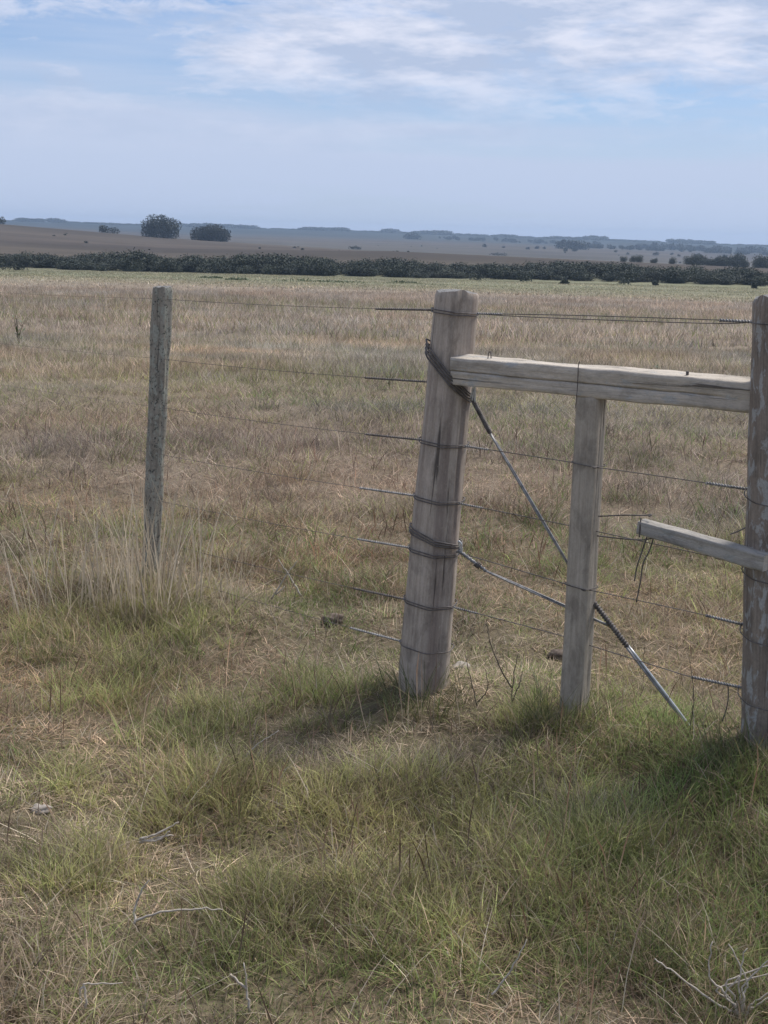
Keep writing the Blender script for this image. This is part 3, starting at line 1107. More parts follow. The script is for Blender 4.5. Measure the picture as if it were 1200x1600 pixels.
#  (height at the main post, height at the left post, length of the twisted tail in metres, loop height or None)
LW = [(1.321, 1.266, 0.33, 1.322), (1.080, 1.006, 0.36, None), (0.880, 0.792, 0.33, 0.889), (0.684, 0.583, 0.34, 0.697),
      (0.498, 0.372, 0.33, 0.515), (0.310, 0.185, 0.33, 0.334), (0.154, 0.045, 0.33, 0.172)]
for i, (zm, zl, tail, zr) in enumerate(LW):
    c, r = main_axis(zm)
    ld = LDIR / np.linalg.norm(LDIR)
    start = c + ld * (r * 0.98)
    start[2] = zm
    end = np.array([-1.061 + 0.07 * zl / 1.305, 5.644, zl])
    w = thing('fence_wire', tuple(start), '%s of the seven thin wires stretched left from the thick post' % ordinal_l[i], 'wire', 'wires left of the thick post')
    far = end + (end - start) * 2.6
    far[2] = zl - (zm - zl) * 1.2
    pts = np.vstack([sag(start, end, 20, 0.008), sag(end, far, 24, 0.03)[1:]])
    if i >= 5:
        pts[:, 2] = np.maximum(pts[:, 2], height(pts[:, 0], pts[:, 1]) + 0.02)
    V, Fc = tube(pts, np.where(pts[:, 1] > 5.66, 0.0006, 0.0010), 6)
    mesh_obj('strand', V, Fc, M_WIRE, w)
    q = start + (end - start) * (tail / np.linalg.norm(end - start))
    q[2] = np.interp(q[1], pts[:20, 1], pts[:20, 2])
    V, Fc = twisted(start, q)
    mesh_obj('twisted_tail', V, Fc, M_CABLE if i in (3, 4, 6) else M_WIRE, w)
    if zr:
        P1 = ring_round(zr, -0.075, 0.02)
        P2 = ring_round(zr - 0.008, -0.060, 0.03, off=0.003)
        parts = [tube(P1, 0.0020, 6)]
        if i not in (6,):
            parts.append(tube(P2, 0.0018, 6))
        V, Fc = join(parts)
        mesh_obj('post_loop', V, Fc, M_WIRE, w)

# wires between the main post and the right post: (points along the fence, twisted tail from .. to .., label)
RW = [
    ([(0.283, 4.18, 1.319), (0.578, 4.006, 1.331), (0.925, 3.801, 1.340), (1.050, 3.727, 1.341)], 0.10, 'twin wire strung above the upper rail'),
    ([(0.262, 4.190, 0.884), (0.600, 3.955, 0.876), (0.648, 3.915, 0.869), (0.682, 3.925, 0.867), (0.890, 3.821, 0.859), (1.075, 3.712, 0.853)], 0.13, 'uppermost wire below the rail, crossing the front of the slim post'),
    ([(0.250, 4.200, 0.688), (0.600, 3.993, 0.666), (0.640, 3.969, 0.663), (0.904, 3.813, 0.642), (1.088, 3.705, 0.627)], 0.10, 'wire meeting the right post just under the short stub'),
    ([(0.247, 4.202, 0.520), (0.585, 3.965, 0.482), (0.640, 3.918, 0.474), (0.682, 3.925, 0.470), (0.986, 3.765, 0.449), (1.094, 3.701, 0.440)], 0.12, 'wire crossing the slim post where the brace passes behind it'),
    ([(0.245, 4.202, 0.326), (0.594, 3.996, 0.297), (0.640, 3.969, 0.288), (0.876, 3.830, 0.256), (0.965, 3.777, 0.245), (1.103, 3.695, 0.243)], 0.16, 'lowest wire between the thick post and right post'),
]
for i, (pts, tail, lab) in enumerate(RW):
    w = thing('fence_wire', pts[0], lab, 'wire', 'wires between the thick post and the right post')
    P = smooth_path(pts, 8)
    V, Fc = tube(P, WR, 6)
    mesh_obj('strand', V, Fc, M_WIRE, w)
    if i == 0:
        P2 = P.copy()
        P2[:, 2] -= 0.012 * np.sin(np.linspace(0, math.pi, len(P))) ** 0.7
        V, Fc = tube(P2, WR, 6)
        mesh_obj('strand', V, Fc, M_WIRE, w)
    e = np.array(pts[-1])
    s_ = e + (np.array(pts[-2]) - e) / np.linalg.norm(np.array(pts[-2]) - e) * tail
    V, Fc = twisted(s_, e, 0.0021, 0.0034, 0.018)
    mesh_obj('twisted_tail', V, Fc, M_CABLE, w)
    # short doubled end beside the main post
    a = np.array(pts[0])
    b = a + (np.array(pts[1]) - a) / np.linalg.norm(np.array(pts[1]) - a) * (0.09 if i != 3 else 0.04)
    V, Fc = twisted(a, b, 0.0017, 0.0026, 0.016)
    mesh_obj('twisted_tail', V, Fc, M_CABLE, w)
    # loop round the right post
    zz = pts[-1][2]

    def raxis(z):
        s = z / 1.398
        return np.array([1.186 - 0.086 * s, 3.655 - 0.005 * s, z]), 0.086 - 0.010 * s
    V, Fc = tube(ring_round(zz - (0.012 if i else 0.0), -0.02, 0.16 if i else 0.0, right_prof, raxis, 0.004), 0.0017, 6)
    mesh_obj('post_loop', V, Fc, M_WIRE, w)
    if i == 1 or i == 3:
        def saxis(z):
            return np.array([0.639, 3.970, z]), 0.043
        V, Fc = tube(ring_round(pts[2][2] + 0.004, -0.08, 0.0, small_prof, saxis, 0.003), 0.0017, 6)
        mesh_obj('post_loop', V, Fc, M_WIRE, w)

# ------------------------------------------------------------------ twisted brace wires
A = thing('brace_wire', (0.994, 3.760, 0.06), 'long twisted brace wire slanting from the thick post down to the ground', 'brace wire')
c, r = main_axis(1.10)
parts = []
for j in range(4):                              # four turns laid side by side round the post, dropping to the right
    P = ring_round(1.105 + 0.011 * j, -0.95 - 0.03 * j, 0.25, off=0.005 + 0.001 * (j % 2))
    parts.append(tube(P, 0.0029, 6))
V, Fc = join(parts)
mesh_obj('post_loop', V, Fc, M_WIRE, A)
k0, k1 = np.array([0.276, 4.172, 1.048]), np.array([0.340, 4.142, 0.936])
V, Fc = join([tube([k0, k1], 0.0065, 8), tube(helix(k0, k1, 0.0058, 0.011), 0.0030, 5), tube(helix(k0, k1, 0.0058, 0.011, math.pi), 0.0030, 5)])
mesh_obj('wrapped_knot', V, Fc, M_WIRE, A)
V, Fc = join([tube(smooth_path([k0 + (-0.004, 0, -0.01), k0 + (0.004, -0.012, 0.030), k0 + (0.009, -0.012, 0.034), k0 + (0.010, -0.01, -0.012)], 8), 0.0032, 6),
              tube(smooth_path([k0 + (0.002, -0.010, -0.01), k0 + (0.008, -0.016, 0.022), k0 + (0.012, -0.012, -0.015)], 8), 0.0028, 6)])
mesh_obj('wire_eye', V, Fc, M_ZINC, A)
a1, a2, a3 = np.array([0.640, 4.004, 0.478]) + (0, 0.022, 0), np.array([0.694, 3.956, 0.404]), np.array([0.786, 3.900, 0.298])
a0 = np.array([0.601, 4.012, 0.533])
for ph in (0, math.pi):
    hp = helix(k1, a0, 0.0026, 1.4, ph, 40)
    hp2 = helix(a0, a2, 0.0026, 1.4, ph, 40)
    V, Fc = tube(np.vstack([hp, hp2[1:]]), 0.0031, 6)
    mesh_obj('strand', V, Fc, M_CABLE, A)
b1 = np.array([0.681, 3.966, 0.424])
V, Fc = join([tube([b1, a3], 0.0070, 8), tube(helix(b1, a3, 0.0072, 0.0095), 0.0034, 5)])
mesh_obj('wrapped_knot', V, Fc, M_WIRE, A)
gnd = np.array([1.040, 3.752, 0.00])
for ph in (0, math.pi):
    V, Fc = tube(helix(a3, gnd, 0.0042, 1.2, ph + 0.6, 40), 0.0042, 6)
    mesh_obj('strand', V, Fc, M_ZINC if ph else M_CABLE, A)  # one strand takes the brighter zinc colour as a painted highlight along the brace

B = thing('brace_wire', (0.246, 4.195, 0.535), 'shorter twisted brace wire from low on the thick post to the long brace', 'brace wire')
parts = []
for j in range(3):
    parts.append(tube(ring_round(0.552 + 0.008 * j, -0.26 - 0.03 * j, 0.06, off=0.005 + 0.001 * (j % 2)), 0.0024, 6))
V, Fc = join(parts)
mesh_obj('post_loop', V, Fc, M_WIRE, B)
k0, k1 = np.array([0.252, 4.176, 0.532]), np.array([0.346, 4.130, 0.474])
V, Fc = join([tube([k0, k1], 0.0052, 8), tube(helix(k0, k1, 0.0050, 0.014), 0.0028, 5)])
mesh_obj('wrapped_knot', V, Fc, M_CABLE, B)
V, Fc = tube(smooth_path([k0 + (0.008, 0, 0.0), k0 + (0.0, -0.006, 0.032), k0 + (0.010, -0.008, 0.022), k0 + (0.012, -0.006, -0.006)], 8), 0.0030, 6)
mesh_obj('wire_eye', V, Fc, M_ZINC, B)
kb = k0 + (k1 - k0) * 0.62
V, Fc = tube(helix(kb, kb + (k1 - k0) * 0.16, 0.010, 0.006), 0.0022, 5)
mesh_obj('binding', V, Fc, M_WIRE, B)
e1 = np.array([0.735, 3.938, 0.352])
for ph in (0, math.pi):
    V, Fc = tube(helix(k1, e1, 0.0026, 1.2, ph, 40), 0.0028, 6)
    mesh_obj('strand', V, Fc, M_CABLE, B)

# ------------------------------------------------------------------ tie wires
T = thing('tie_wire', (0.79, 3.87, 0.70), 'dark tie wire looped from slim post to the broken rail stub, its ends hanging', 'wire')
s0 = FN * 0.012
for nm, pts in (('loop', [(0.676, 3.938, 0.712), (0.748, 3.900, 0.726), (0.800, 3.862, 0.735), (0.822, 3.842, 0.742), (0.812, 3.835, 0.738)]),
                ('loop', [(0.676, 3.938, 0.649), (0.745, 3.897, 0.652), (0.800, 3.850, 0.660), (0.832, 3.832, 0.672)]),
                ('loop', [(0.790, 3.842, 0.732), (0.788, 3.836, 0.700), (0.788, 3.836, 0.672)]),
                ('hanging_end', [(0.811, 3.838, 0.672), (0.798, 3.842, 0.616), (0.789, 3.846, 0.575), (0.785, 3.850, 0.528)]),
                ('hanging_end', [(0.832, 3.832, 0.676), (0.822, 3.835, 0.632), (0.806, 3.842, 0.585), (0.803, 3.846, 0.530), (0.795, 3.850, 0.460)])):
    V, Fc = tube(smooth_path([np.array(p) + s0 * 0.3 for p in pts], 8), 0.0023, 6)
    mesh_obj(nm, V, Fc, M_WIRE, T)
T = thing('tie_wire', (0.612, 3.96, 1.10), 'thin wire tie binding the upper rail to the slim post', 'wire')
fr = np.array([0.612, 3.9835, 0]) + FN * 0.0545
V, Fc = tube(smooth_path([fr + (0.004, 0.005, 1.196), fr + (0, 0, 1.180), fr + (0.001, 0, 1.13), fr + (0, 0, 1.085), fr + (0.0, 0.01, 1.050)], 6), 0.0016, 6)
mesh_obj('strand', V, Fc, M_WIRE, T)
T = thing('tie_wire', (1.06, 3.72, 0.64), 'short wire ends twisted round the right post beside the rail stub', 'wire')
for pts in ([(1.035, 3.728, 0.712), (1.05, 3.70, 0.728), (1.078, 3.690, 0.748)], [(1.030, 3.70, 0.660), (1.05, 3.70, 0.642), (1.09, 3.695, 0.628)]):
    V, Fc = tube(smooth_path(pts, 6), 0.0022, 6)
    mesh_obj('hanging_end', V, Fc, M_WIRE, T)
T = thing('tie_wire', (1.064, 3.715, 0.24), 'loose wire end dangling from the lowest wire near the right post', 'wire')
V, Fc = tube(smooth_path([(1.064, 3.716, 0.242), (1.067, 3.714, 0.20), (1.064, 3.716, 0.16), (1.056, 3.718, 0.125)], 6), 0.0019, 6)
mesh_obj('hanging_end', V, Fc, M_WIRE, T)
T = thing('wire_staple', (0.325, 4.13, 1.188), 'small bent wire staple standing on the left end of the upper rail', 'staple')
V, Fc = tube(smooth_path([np.array((0.322, 4.143, 1.178)), np.array((0.324, 4.143, 1.197)), np.array((0.330, 4.140, 1.199)), np.array((0.332, 4.14, 1.180))], 6), 0.0018, 6)
mesh_obj('strand', V, Fc, M_WIRE, T)
T = thing('nail_head', (0.888, 3.80, 1.175), 'dark nail head on top of the upper rail near the right post', 'nail')
V, Fc = tube([(0.888, 3.800, 1.170), (0.888, 3.800, 1.187), (0.888, 3.800, 1.1872)], [0.004, 0.005, 0.003], 8)
mesh_obj('head', V, Fc, M_WIRE, T)

# ------------------------------------------------------------------ plants and small things by the fence


def plant(name, x, y, geo, mat, label, cat_, group=None, s=1.0):
    v, f, b = geo
    z = gz(x, y) - 0.01
    return tag(mesh_obj(name, v * s + np.array([x, y, z]), f, mat, origin=(x, y, z), attrs={'bl': b}, smooth=False), label, cat_, group)


G1 = 'grass tufts along the fence'
for (x, y, n, rad, h, lab, sd) in (
        (-1.00, 5.20, 170, 0.24, (0.32, 0.68), 'tall dry straw tuft in front of the lichen-covered post', 101),
        (-1.30, 5.18, 60, 0.24, (0.26, 0.62), 'loose dry straw tuft left of the lichen-covered post', 102),
        (-0.74, 5.24, 40, 0.18, (0.20, 0.46), 'loose dry straw tuft right of the lichen-covered post', 103)):
    g = cat(blades(n, rad, h, 0.22, 0.16, 0.0058, sd, 4), blades(n, rad, (0.10, 0.25), 0.6, 0.6, 0.0040, sd + 50, 4))
    plant('grass_tussock', x, y, g, M_STRAW, lab, 'grass tuft', G1)
for (x, y, n, rad, h, lab, sd) in (
        (0.57, 3.90, 150, 0.11, (0.10, 0.22), 'green grass tuft at the foot of the slim post', 111),
        (0.14, 4.10, 170, 0.14, (0.09, 0.22), 'low green grass tuft at the foot of the thick post', 112),
        (1.13, 3.50, 240, 0.17, (0.10, 0.23), 'dense green grass tuft at the foot of the right post', 113),
        (0.62, 3.16, 200, 0.13, (0.09, 0.17), 'rounded green grass tuft in the right foreground', 114)):
    plant('grass_tussock', x, y, blades(n, rad, h, 0.5, 0.45, 0.0036, sd, 4), M_GREEN, lab, 'grass tuft', G1)


def stems(name, x, y, paths, r, mat, label, cat_, group=None, part='twig'):
    z = gz(x, y)
    lift = 0.018 if mat is M_DEAD else 0.0              # twigs rest on the turf
    r = r * (1.2 if mat is M_DEAD else 0.8)
    rj = np.random.default_rng(int(abs(x * 977 + y * 131)))
    e = thing(name, (x, y, z), label, cat_, group)
    for p in paths:
        P = smooth_path(np.asarray(p, float) + np.array([x, y, z]), 6)
        P = P + np.array([0, 0, lift]) + rj.normal(0, 0.0011, P.shape)
        V, Fc = tube(P, np.linspace(r, r * 0.4, len(P)), 5)
        mesh_obj(part, V, Fc, mat, e)
    return e


# bleached twiggy shrub at the lower right corner
rg = random.Random(5)
sp = []
for (dx, dz, kx, kz) in ((-0.072, 0.165, -0.075, 0.09), (-0.035, 0.155, 0.005, 0.08), (0.0, 0.150, -0.01, 0.07), (0.045, 0.160, -0.005, 0.085), (0.085, 0.115, -0.03, 0.07),
                         (0.095, 0.095, -0.05, 0.055), (0.075, 0.075, 0.02, 0.03), (0.10, 0.07, 0.03, 0.025), (-0.02, 0.11, -0.045, 0.06)):
    dy = rg.uniform(-0.03, 0.03)
    sp.append([(rg.uniform(-0.008, 0.008), 0, -0.01), (kx * 0.45, dy * 0.3, kz * 0.5), (kx, dy * 0.6, kz), (dx, dy, dz)])
sp.append([(0.0, 0.0, 0.0), (-0.06, -0.01, 0.035), (-0.15, -0.01, 0.10), (-0.19, 0.0, 0.125)])
stems('dead_shrub', 0.775, 2.40, sp, 0.0026, M_DEAD, 'bleached twiggy dead shrub at the lower right corner', 'dead shrub')
stems('dead_branch', -0.545, 2.66, [[(0, 0, 0.02), (0.06, 0.0, 0.045), (0.14, 0.01, 0.05), (0.20, 0.02, 0.045)], [(0, 0, 0.015), (0.0, 0.01, 0.05), (0.015, 0.02, 0.09), (0.03, 0.02, 0.115)]],
      0.0028, M_DEAD, 'bleached forked branch lying in the left foreground grass', 'branch')
stems('dead_branch', -0.56, 3.06, [[(-0.05, 0, 0.04), (0.0, 0, 0.06), (0.05, 0.01, 0.085)], [(-0.05, 0, 0.03), (0.01, 0.0, 0.05), (0.035, 0.01, 0.05)], [(-0.045, 0, 0.035), (0.0, -0.01, 0.045), (0.03, -0.01, 0.07)]],
      0.0034, M_DEAD, 'small pale splintered branch lying above the forked one', 'branch')
stems('dead_branch', -0.25, 2.35, [[(0.0, 0, 0.0), (-0.005, 0, 0.05), (-0.01, 0, 0.11)], [(-0.004, 0, 0.05), (-0.03, 0.0, 0.075), (-0.04, 0.0, 0.085)]],
      0.0026, M_DEAD, 'upright pale twig at the bottom edge left of the middle', 'branch')
stems('dead_branch', -0.58, 2.33, [[(0.0, 0, 0.0), (0.0, 0, 0.05), (0.005, 0, 0.058), (0.075, 0, 0.062)], [(0, 0, 0.05), (-0.01, 0, 0.045), (-0.008, 0, 0.01)]],
      0.0024, M_DEAD, 'angled pale twig at the bottom left edge', 'branch')
stems('dead_branch', -0.40, 3.62, [[(0.0, 0, 0.02), (0.04, 0.01, 0.06), (0.10, 0.02, 0.10)], [(0.01, 0, 0.04), (0.03, 0.0, -0.01)]],
      0.0024, M_DEAD, 'thin pale twig lying in grass below the fallen wires', 'branch')
stems('dead_branch', 0.255, 2.42, [[(0.0, 0, 0.02), (0.03, 0.01, 0.06), (0.07, 0.02, 0.14)]], 0.0022, M_DEAD, 'straight pale stalk leaning in the middle foreground', 'branch')
stems('dead_branch', -0.42, 5.35, [[(-0.06, 0, 0.0), (0.0, 0.01, 0.10), (0.05, 0.02, 0.17)], [(0.07, 0, 0.02), (0.01, 0.0, 0.12), (-0.03, 0.0, 0.18)], [(-0.04, 0, 0.02), (0.0, 0.0, 0.06)]],
      0.0036, M_DEAD, 'crossed pale stalks between the lichen-covered post and thick post', 'branch')
# dark dead weeds right of the thick post
stems('dead_weed', 0.44, 4.02, [[(0, 0, 0), (0.0, 0, 0.1), (0.012, 0, 0.20)], [(0, 0, 0.08), (-0.05, 0, 0.16), (-0.08, 0, 0.24), (-0.095, 0, 0.30)], [(0.0, 0, 0.03), (0.02, 0, 0.09), (0.03, 0, 0.14)]],
      0.0036, M_DARKSTEM, 'dark leafless weed stalks standing between the thick post and slim post', 'weed')
stems('dead_weed', 0.33, 4.05, [[(0, 0, 0), (-0.02, 0, 0.08), (-0.05, 0, 0.19)], [(0, 0, 0.02), (0.03, 0, 0.07), (0.02, 0, 0.14)]],
      0.003, M_DARKSTEM, 'thin brown leafless stalk close beside the thick post', 'weed')
stems('dead_weed', 0.96, 3.72, [[(0, 0, 0), (0.002, 0, 0.07), (0.0, 0, 0.13)], [(0.01, 0, 0), (0.0, 0, 0.15), (-0.02, 0, 0.25)]], 0.0024, M_DARKSTEM,
      'brown seed stalk at the lower end of the long brace', 'weed')


def clod(name, x, y, s, mat, label, cat_, seed, flat=0.6):
    """irregular lump: displaced sphere"""
    nu, nv = 18, 12
    V, Fc = [], []
    for j in range(nv + 1):
        for i in range(nu):
            a, p = 2 * math.pi * i / nu, math.pi * j / nv - math.pi / 2
            dv = np.array([math.cos(a) * math.cos(p), math.sin(a) * math.cos(p), math.sin(p)])
            q = 1 + 0.55 * (float(vnoise(np.array([dv[0] * 1.6 + 7]), np.array([dv[1] * 1.6 + dv[2] * 2.1]), seed)[0]) - 0.5) + 0.3 * (float(vnoise(np.array([dv[0] * 4 + 7]), np.array([dv[1] * 4 + dv[2] * 4]), seed + 1)[0]) - 0.5)
            V.append(dv * q * np.array([1.25, 0.9, flat]) * s)
    for j in range(nv):
        for i in range(nu):
            k = (i + 1) % nu
            Fc.append((j * nu + i, j * nu + k, (j + 1) * nu + k, (j + 1) * nu + i))
    z = gz(x, y) + s * flat * 0.55
    return tag(mesh_obj(name, np.array(V) + np.array([x, y, z]), Fc, mat, origin=(x, y, z)), label, cat_)


clod('dung_clod', -0.205, 5.15, 0.036, M_DUNG, 'brown lump of dry dung lying in grass left of the thick post', 'dung', 4, 0.8)
clod('stone', 0.305, 4.60, 0.032, M_STONE, 'flat pale stone lying right behind the thick post', 'stone', 6, 0.55)
clod('stone', 0.72, 4.85, 0.040, M_DUNG, 'brown flat stone lying behind the slim post', 'stone', 8, 0.5)
clod('stone', -0.93, 3.30, 0.024, M_STONE, 'pale stone at the left edge of the foreground', 'stone', 12, 0.6)


def weed(x, y, h, n, label, seed, mat=M_WEED):
    rg = np.random.default_rng(seed)
    z = gz(x, y)
    e = thing('thistle', (x, y, z), label, 'thistle')
    V, Fc, Bv, o = [], [], [], 0
    st = []
    for k in range(n):
        a = rg.uniform(0, 6.28)
        top = np.array([math.cos(a) * h * 0.3, math.sin(a) * h * 0.3, h * rg.uniform(0.7, 1.0)])
        P = smooth_path([np.zeros(3), top * (0.3, 0.3, 0.5), top], 5) + np.array([x, y, z])
        st.append(tube(P, np.linspace(0.006, 0.003, len(P)) * h / 0.5, 5))
        for m in range(9):
            t = rg.uniform(0.15, 1.0)
            c = np.array([x, y, z]) + top * (t * 0.9, t * 0.9, t)
            b = rg.uniform(0, 6.28)
            dv = np.array([math.cos(b), math.sin(b), rg.uniform(0.0, 0.9)])
            L = h * rg.uniform(0.12, 0.26)
            s = np.array([-math.sin(b), math.cos(b), 0]) * L * 0.16
            V += [c, c + dv * L * 0.5 + s, c + dv * L, c + dv * L * 0.5 - s]
            Fc.append((o, o + 1, o + 2, o + 3))
            o += 4
            Bv += [[0, 0, rg.uniform()]] * 4
    sv, sf = join(st)
    mesh_obj('stem', sv, sf, M_DARKSTEM, e)
    lo = mesh_obj('foliage', np.array(V), Fc, mat, e, attrs={'bl': np.array(Bv)}, smooth=False)
    lo['kind'] = 'stuff'


weed(3.05, 14.8, 0.34, 3, 'dark thistle showing just above the upper rail', 3)
weed(0.02, 14.5, 0.28, 3, 'low green thistle in the dry field left of the thick post', 5)
weed(-5.9, 20.5, 0.5, 4, 'tall pale green weed at the left edge of the dry field', 8)

# ------------------------------------------------------------------ far trees and bushes


def leaf_cloud(blobs, n, leaf, seed, boxy=0.0):
    """n leaf faces spread through the given ellipsoids (cx, cy, cz, rx, ry, rz), denser near the skin"""
    rg = np.random.default_rng(seed)
    vol = np.array([b[3] * b[4] * b[5] for b in blobs]) ** 0.7
    pick = rg.choice(len(blobs), n, p=vol / vol.sum())
    bl = np.array(blobs)[pick]
    d = rg.normal(0, 1, (n, 3))
    d /= np.linalg.norm(d, axis=1, keepdims=True)
    d = d * (1 + boxy * (1.0 / np.sum(d ** 4, 1, keepdims=True) ** 0.25 - 1))
    rr = rg.uniform(0.0, 1.0, n) ** 0.42
    lump = 0.80 + 0.42 * vnoise(d[:, 0] * 3.1 + pick * 5, d[:, 1] * 3.1 + d[:, 2] * 2.7, seed)
    c = bl[:, :3] + d * bl[:, 3:] * (rr * lump)[:, None]
    c[:, 2] = np.maximum(c[:, 2], 0.02)
    a = rg.normal(0, 1, (n, 3))
    a /= np.linalg.norm(a, axis=1, keepdims=True)
    b = np.cross(a, rg.normal(0, 1, (n, 3)))
    b /= np.linalg.norm(b, axis=1, keepdims=True)
    s = (leaf * rg.uniform(0.5, 1.4, n))[:, None]
    V = np.stack([c - a * s, c + b * s * 0.55, c + a * s, c - b * s * 0.55], 1).reshape(-1, 3)
    Fc = [(4 * i, 4 * i + 1, 4 * i + 2, 4 * i + 3) for i in range(n)]
    B = np.repeat(np.stack([rg.uniform(0, 1, n), np.zeros(n), rg.uniform(0, 1, n)], -1), 4, 0)
    return V, Fc, B


def bush_blobs(w, h, n, rg):
    out = []
    for k in range(n):
        a = rg.uniform(0, 6.28)
        q = rg.uniform(0, 0.36) * w
        r = rg.uniform(0.22, 0.34)
        cz = h * rg.uniform(0.34, 0.66)
        out.append((q * math.cos(a), q * math.sin(a), cz, w * r, w * r, h * rg.uniform(0.26, 0.36)))
    out.append((0, 0, h * 0.3, w * 0.42, w * 0.42, h * 0.32))
    return out


rgb = np.random.default_rng(77)
BUSH = [proto('creek_tree', leaf_cloud(bush_blobs(4.6, 4.0, 7, rgb), 1900, 0.15, 200 + i), M_LEAF) for i in range(4)]
FAR = [proto('ridge_tree', leaf_cloud(bush_blobs(15, 11, 6, rgb), 240, 1.3, 220 + i), M_LEAF_FAR) for i in range(3)]


def tree_mass(name, P, protos, s, label_unused=None):
    n = len(P)
    k = RG.integers(0, len(protos), n)
    return scatter(name, P, k, s, RG.uniform(0, 6.28, n), np.zeros(n), np.zeros((n, 3)), np.zeros((n, 3)), protos)


def build_tree_masses():
    # belt of dark creek trees across the valley floor
    n = 1050
    x = RG.uniform(-150, 150, n)
    row = RG.uniform(0, 1, n)
    y = 238 + row * 26 + x * 0.03 + 5 * np.sin(x * 0.05)
    s = RG.uniform(0.5, 1.0, n) * (0.60 + 0.62 * fbm(x * 0.11, y * 0.05, 90, 3)) * np.where(RG.uniform(0, 1, n) < 0.05, 1.15, 1.0) * np.where(row < 0.2, 0.8, 1.0)
    s = s * np.interp(x, [-80, 80], [1.0, 1.0])
    z = height(x, y) - 0.2
    sv = np.stack([np.maximum(s, 0.7) * 1.5, np.maximum(s, 0.7) * 1.2, s], -1)
    tree_mass('creek_woodland', np.stack([x, y, z], -1), BUSH, sv)
    # second, thinner belt on the right, farther away
    n = 130
    x = RG.uniform(85, 330, n)
    y = 480 + RG.uniform(0, 30, n) - x * 0.12
    s = RG.uniform(0.7, 1.3, n) * np.interp(x, [80, 130], [0.6, 1.2])
    tree_mass('far_creek_woodland', np.stack([x, y, height(x, y) - 0.2], -1), BUSH, s)
    # hedge rows scattered over the far field
    xs, ys, ss = [], [], []
    for (b0, b1, d, w, cnt, sc) in ((8.5, 20, 1750, 50, 90, 0.55), (10.5, 20, 2050, 60, 120, 0.9), (2, 9, 2300, 70, 60, 0.6), (4, 20, 1350, 60, 26, 0.35), (-6, 20, 1150, 190, 22, 0.14), (-16, 8, 560, 70, 14, 0.10)):
        b = RG.uniform(b0, b1, cnt)
        dd = d + RG.uniform(-w, w, cnt)
        xs.append(dd * np.sin(np.radians(b))); ys.append(dd * np.cos(np.radians(b))); ss.append(RG.uniform(0.6, 1.2, cnt) * sc)
    x, y, s = np.concatenate(xs), np.concatenate(ys), np.concatenate(ss)
    tree_mass('field_hedgerow', np.stack([x, y, height(x, y) - 0.4], -1), FAR, s)
    # plantations along the skyline ridge
    b = RG.uniform(-24, 24, 950)
    gate = fbm(b * 0.9 + 4, b * 0, 95, 2)
    dd = 2900 + RG.uniform(-60, 120, len(b))
    hgt = np.clip((gate - 0.36) * 4.0, 0.30, 0.85)
    x, y = dd * np.sin(np.radians(b)), dd * np.cos(np.radians(b))
    s = hgt * RG.uniform(0.85, 1.12, len(b))
    sv = np.stack([np.full(len(b), 1.3), np.full(len(b), 1.3), s], -1)
    tree_mass('ridge_plantation', np.stack([x, y, height(x, y) - 1.0], -1), FAR, sv)


build_tree_masses()


def grove(name, x, y, w, h, label, cat_, seed, n_leaf, leaf, blobs, trunks=4, mat=M_LEAF_FAR, group=None, skirt=0.0, boxy=1.0):
    z = gz(x, y) - 0.1
    e = thing(name, (x, y, z), label, cat_, group)
    rg = np.random.default_rng(seed)
    bl = []
    for k in range(blobs):
        u = (k + 0.5) / blobs - 0.5
        r = w / blobs * rg.uniform(0.75, 1.05)
        hh = h * (1 - 0.35 * abs(2 * u) ** 3) * rg.uniform(0.90, 1.03)
        bl.append((u * (w - r), rg.uniform(-0.1, 0.1) * w, hh * 0.60, r, r, hh * 0.42))
        bl.append((u * (w - r), rg.uniform(-0.12, 0.12) * w, hh * (0.30 - skirt), r * 1.0, r * 0.9, hh * 0.33))
    V, Fc, Bv = leaf_cloud(bl, n_leaf, leaf, seed, boxy)
    o = mesh_obj('crown', V + np.array([x, y, z]), Fc, mat, e, attrs={'bl': Bv}, smooth=False)
    for k in range(trunks):
        u = ((k + 0.5) / trunks - 0.5) * w * 0.8
        P = np.array([(x + u, y, z - 0.3), (x + u + rg.uniform(-0.2, 0.2), y, z + h * 0.35), (x + u + rg.uniform(-0.4, 0.4), y, z + h * 0.7)])
        V, Fc = tube(P, [h * 0.022, h * 0.016, h * 0.008], 6)
        mesh_obj('trunk', V, Fc, M_BARK, e)
    return e


def at(bearing_px, d):
    """x, y at a distance for a bearing given as tangent * 2000"""
    t = bearing_px / 2000.0
    y = d / math.sqrt(1 + t * t)
    return t * y, y


for (bx, d, w, h, lab, sd, nl, lf, bb) in (
        (-353, 690, 19, 11.5, 'taller of the two dark round groves on the brown hill', 301, 9000, 0.40, 4),
        (-275, 690, 20, 8.2, 'lower wider dark grove right of the taller one on the hill', 302, 8500, 0.40, 4),
        (-440, 705, 4.4, 4.2, 'small dark tree left of the taller grove on the hill', 303, 380, 0.42, 2),
        (-424, 705, 3.0, 3.0, 'smallest dark tree on the hill, beside another small one', 304, 260, 0.4, 1),
        (-595, 700, 2.0, 3.6, 'tiny lone tree on the skyline at the left edge', 305, 200, 0.4, 1),
        (278, 1480, 40, 10.5, 'long dark flat-topped grove on the far field at right', 306, 1500, 1.1, 6),
        (33, 2150, 30, 11.5, 'faint blue grove on the skyline near the middle', 307, 800, 1.3, 4)):
    x, y = at(bx, d)
    grove('tree_grove', x, y, w, h, lab, 'grove', sd, nl, lf, bb, trunks=max(2, bb))
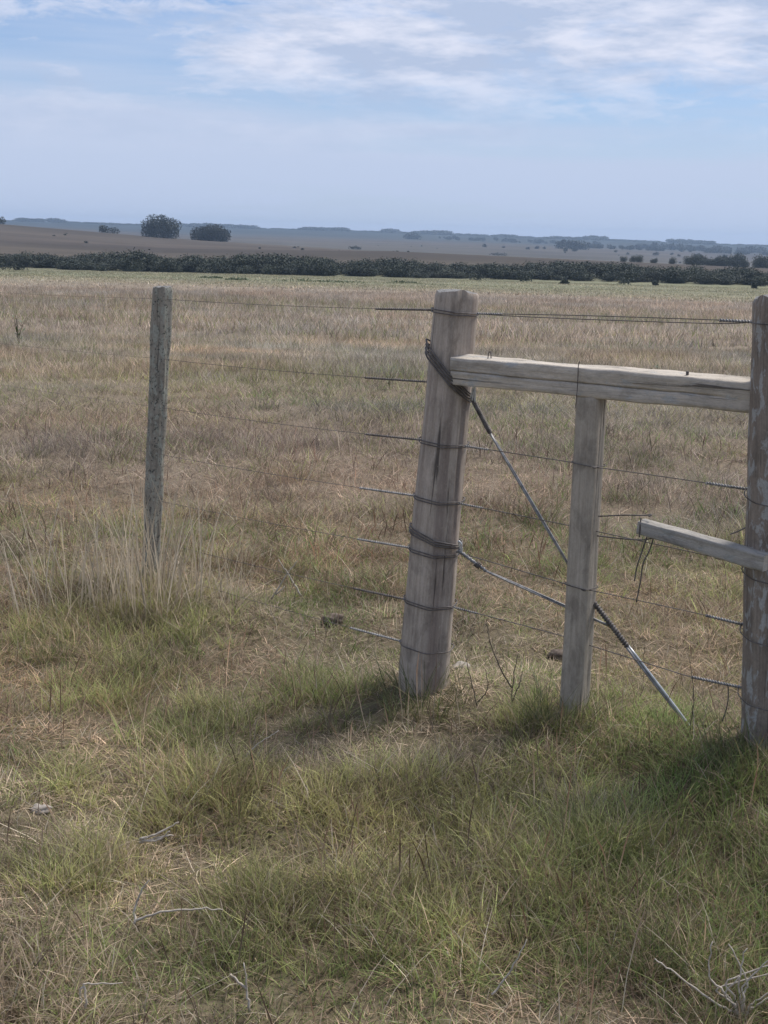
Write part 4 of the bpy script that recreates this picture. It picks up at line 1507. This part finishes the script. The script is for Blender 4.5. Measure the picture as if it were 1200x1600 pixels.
for (bx, d, w, h, lab, sd) in (
        (-55, 900, 9, 2.6, 'low dark bush alone on the middle of the far field', 311),
        (165, 960, 13, 2.4, 'low wide dark bush on far field above the thick post', 312),
        (-597, 226, 3.4, 2.0, 'dark bush in front of the creek trees at the left edge', 313),
        (-572, 224, 2.6, 1.3, 'low dark bush beside the leftmost creek bush', 314),
        (-444, 226, 1.7, 1.2, 'small round dark bush in front of creek trees, left of lichen post', 315),
        (-394, 230, 2.4, 1.5, 'green bush in front of creek trees above the lichen-covered post', 316),
        (208, 222, 2.6, 1.8, 'dark bush jutting forward from creek trees right of the thick post', 317),
        (135, 226, 3.0, 1.7, 'rounded bush at the foot of creek trees above the upper rail', 318),
        (268, 178, 1.2, 0.8, 'small dark bush alone on pale grass in front of the creek trees', 319),
        (360, 228, 2.8, 1.7, 'bush at the foot of the creek trees towards the right', 320),
        (408, 214, 1.2, 1.1, 'small upright bush on pale grass near the right creek trees', 321),
        (560, 224, 1.2, 1.2, 'small bush on the pale grass at far right', 322)):
    x, y = at(bx, d)
    big = d > 500
    grove('bush', x, y, w, h, lab, 'bush', sd, 300, (0.42 if big else 0.15), 3, boxy=0.0, trunks=1, mat=M_LEAF_FAR if big else M_LEAF, group='bushes on the far pasture', skirt=0.05)
for (bx, d, w, h, lab, sd) in (
        (-110, 128, 9.0, 0.42, 'long low green weed patch on pale grass beyond the wires', 331),
        (-235, 128, 2.4, 0.35, 'small green weed patch on pale grass right of the lichen post', 332),
        (-275, 140, 2.8, 0.32, 'green weed patch on pale grass just right of lichen post top', 333),
        (20, 142, 3.8, 0.32, 'green weed patch on pale grass left of the thick post top', 334)):
    x, y = at(bx, d)
    grove('weed_patch', x, y, w, h, lab, 'weeds', sd, 420, 0.10, 7, trunks=1, mat=M_WEED, group='green weed patches on the pale grass', skirt=0.1)

# ------------------------------------------------------------------ haze: one closed box of even air
m = bpy.data.materials.new('haze_air')
m.use_nodes = True
nt = m.node_tree
nt.nodes.clear()
out = N(nt, 'ShaderNodeOutputMaterial')
pv = N(nt, 'ShaderNodeVolumePrincipled')
pv.inputs['Color'].default_value = (0.58, 0.76, 1.0, 1)
pv.inputs['Density'].default_value = 2.1e-4
pv.inputs['Anisotropy'].default_value = 0.2
nt.links.new(pv.outputs[0], out.inputs['Volume'])
S, Z0, Z1 = 4400.0, -22.0, 45.0
V = [(sx * S, sy * S, z) for z in (Z0, Z1) for sx, sy in ((-1, -1), (1, -1), (1, 1), (-1, 1))]
Fc = [(3, 2, 1, 0), (4, 5, 6, 7), (0, 1, 5, 4), (1, 2, 6, 5), (2, 3, 7, 6), (3, 0, 4, 7)]
hz = mesh_obj('haze', V, Fc, m, smooth=False)
hz['kind'] = 'stuff'
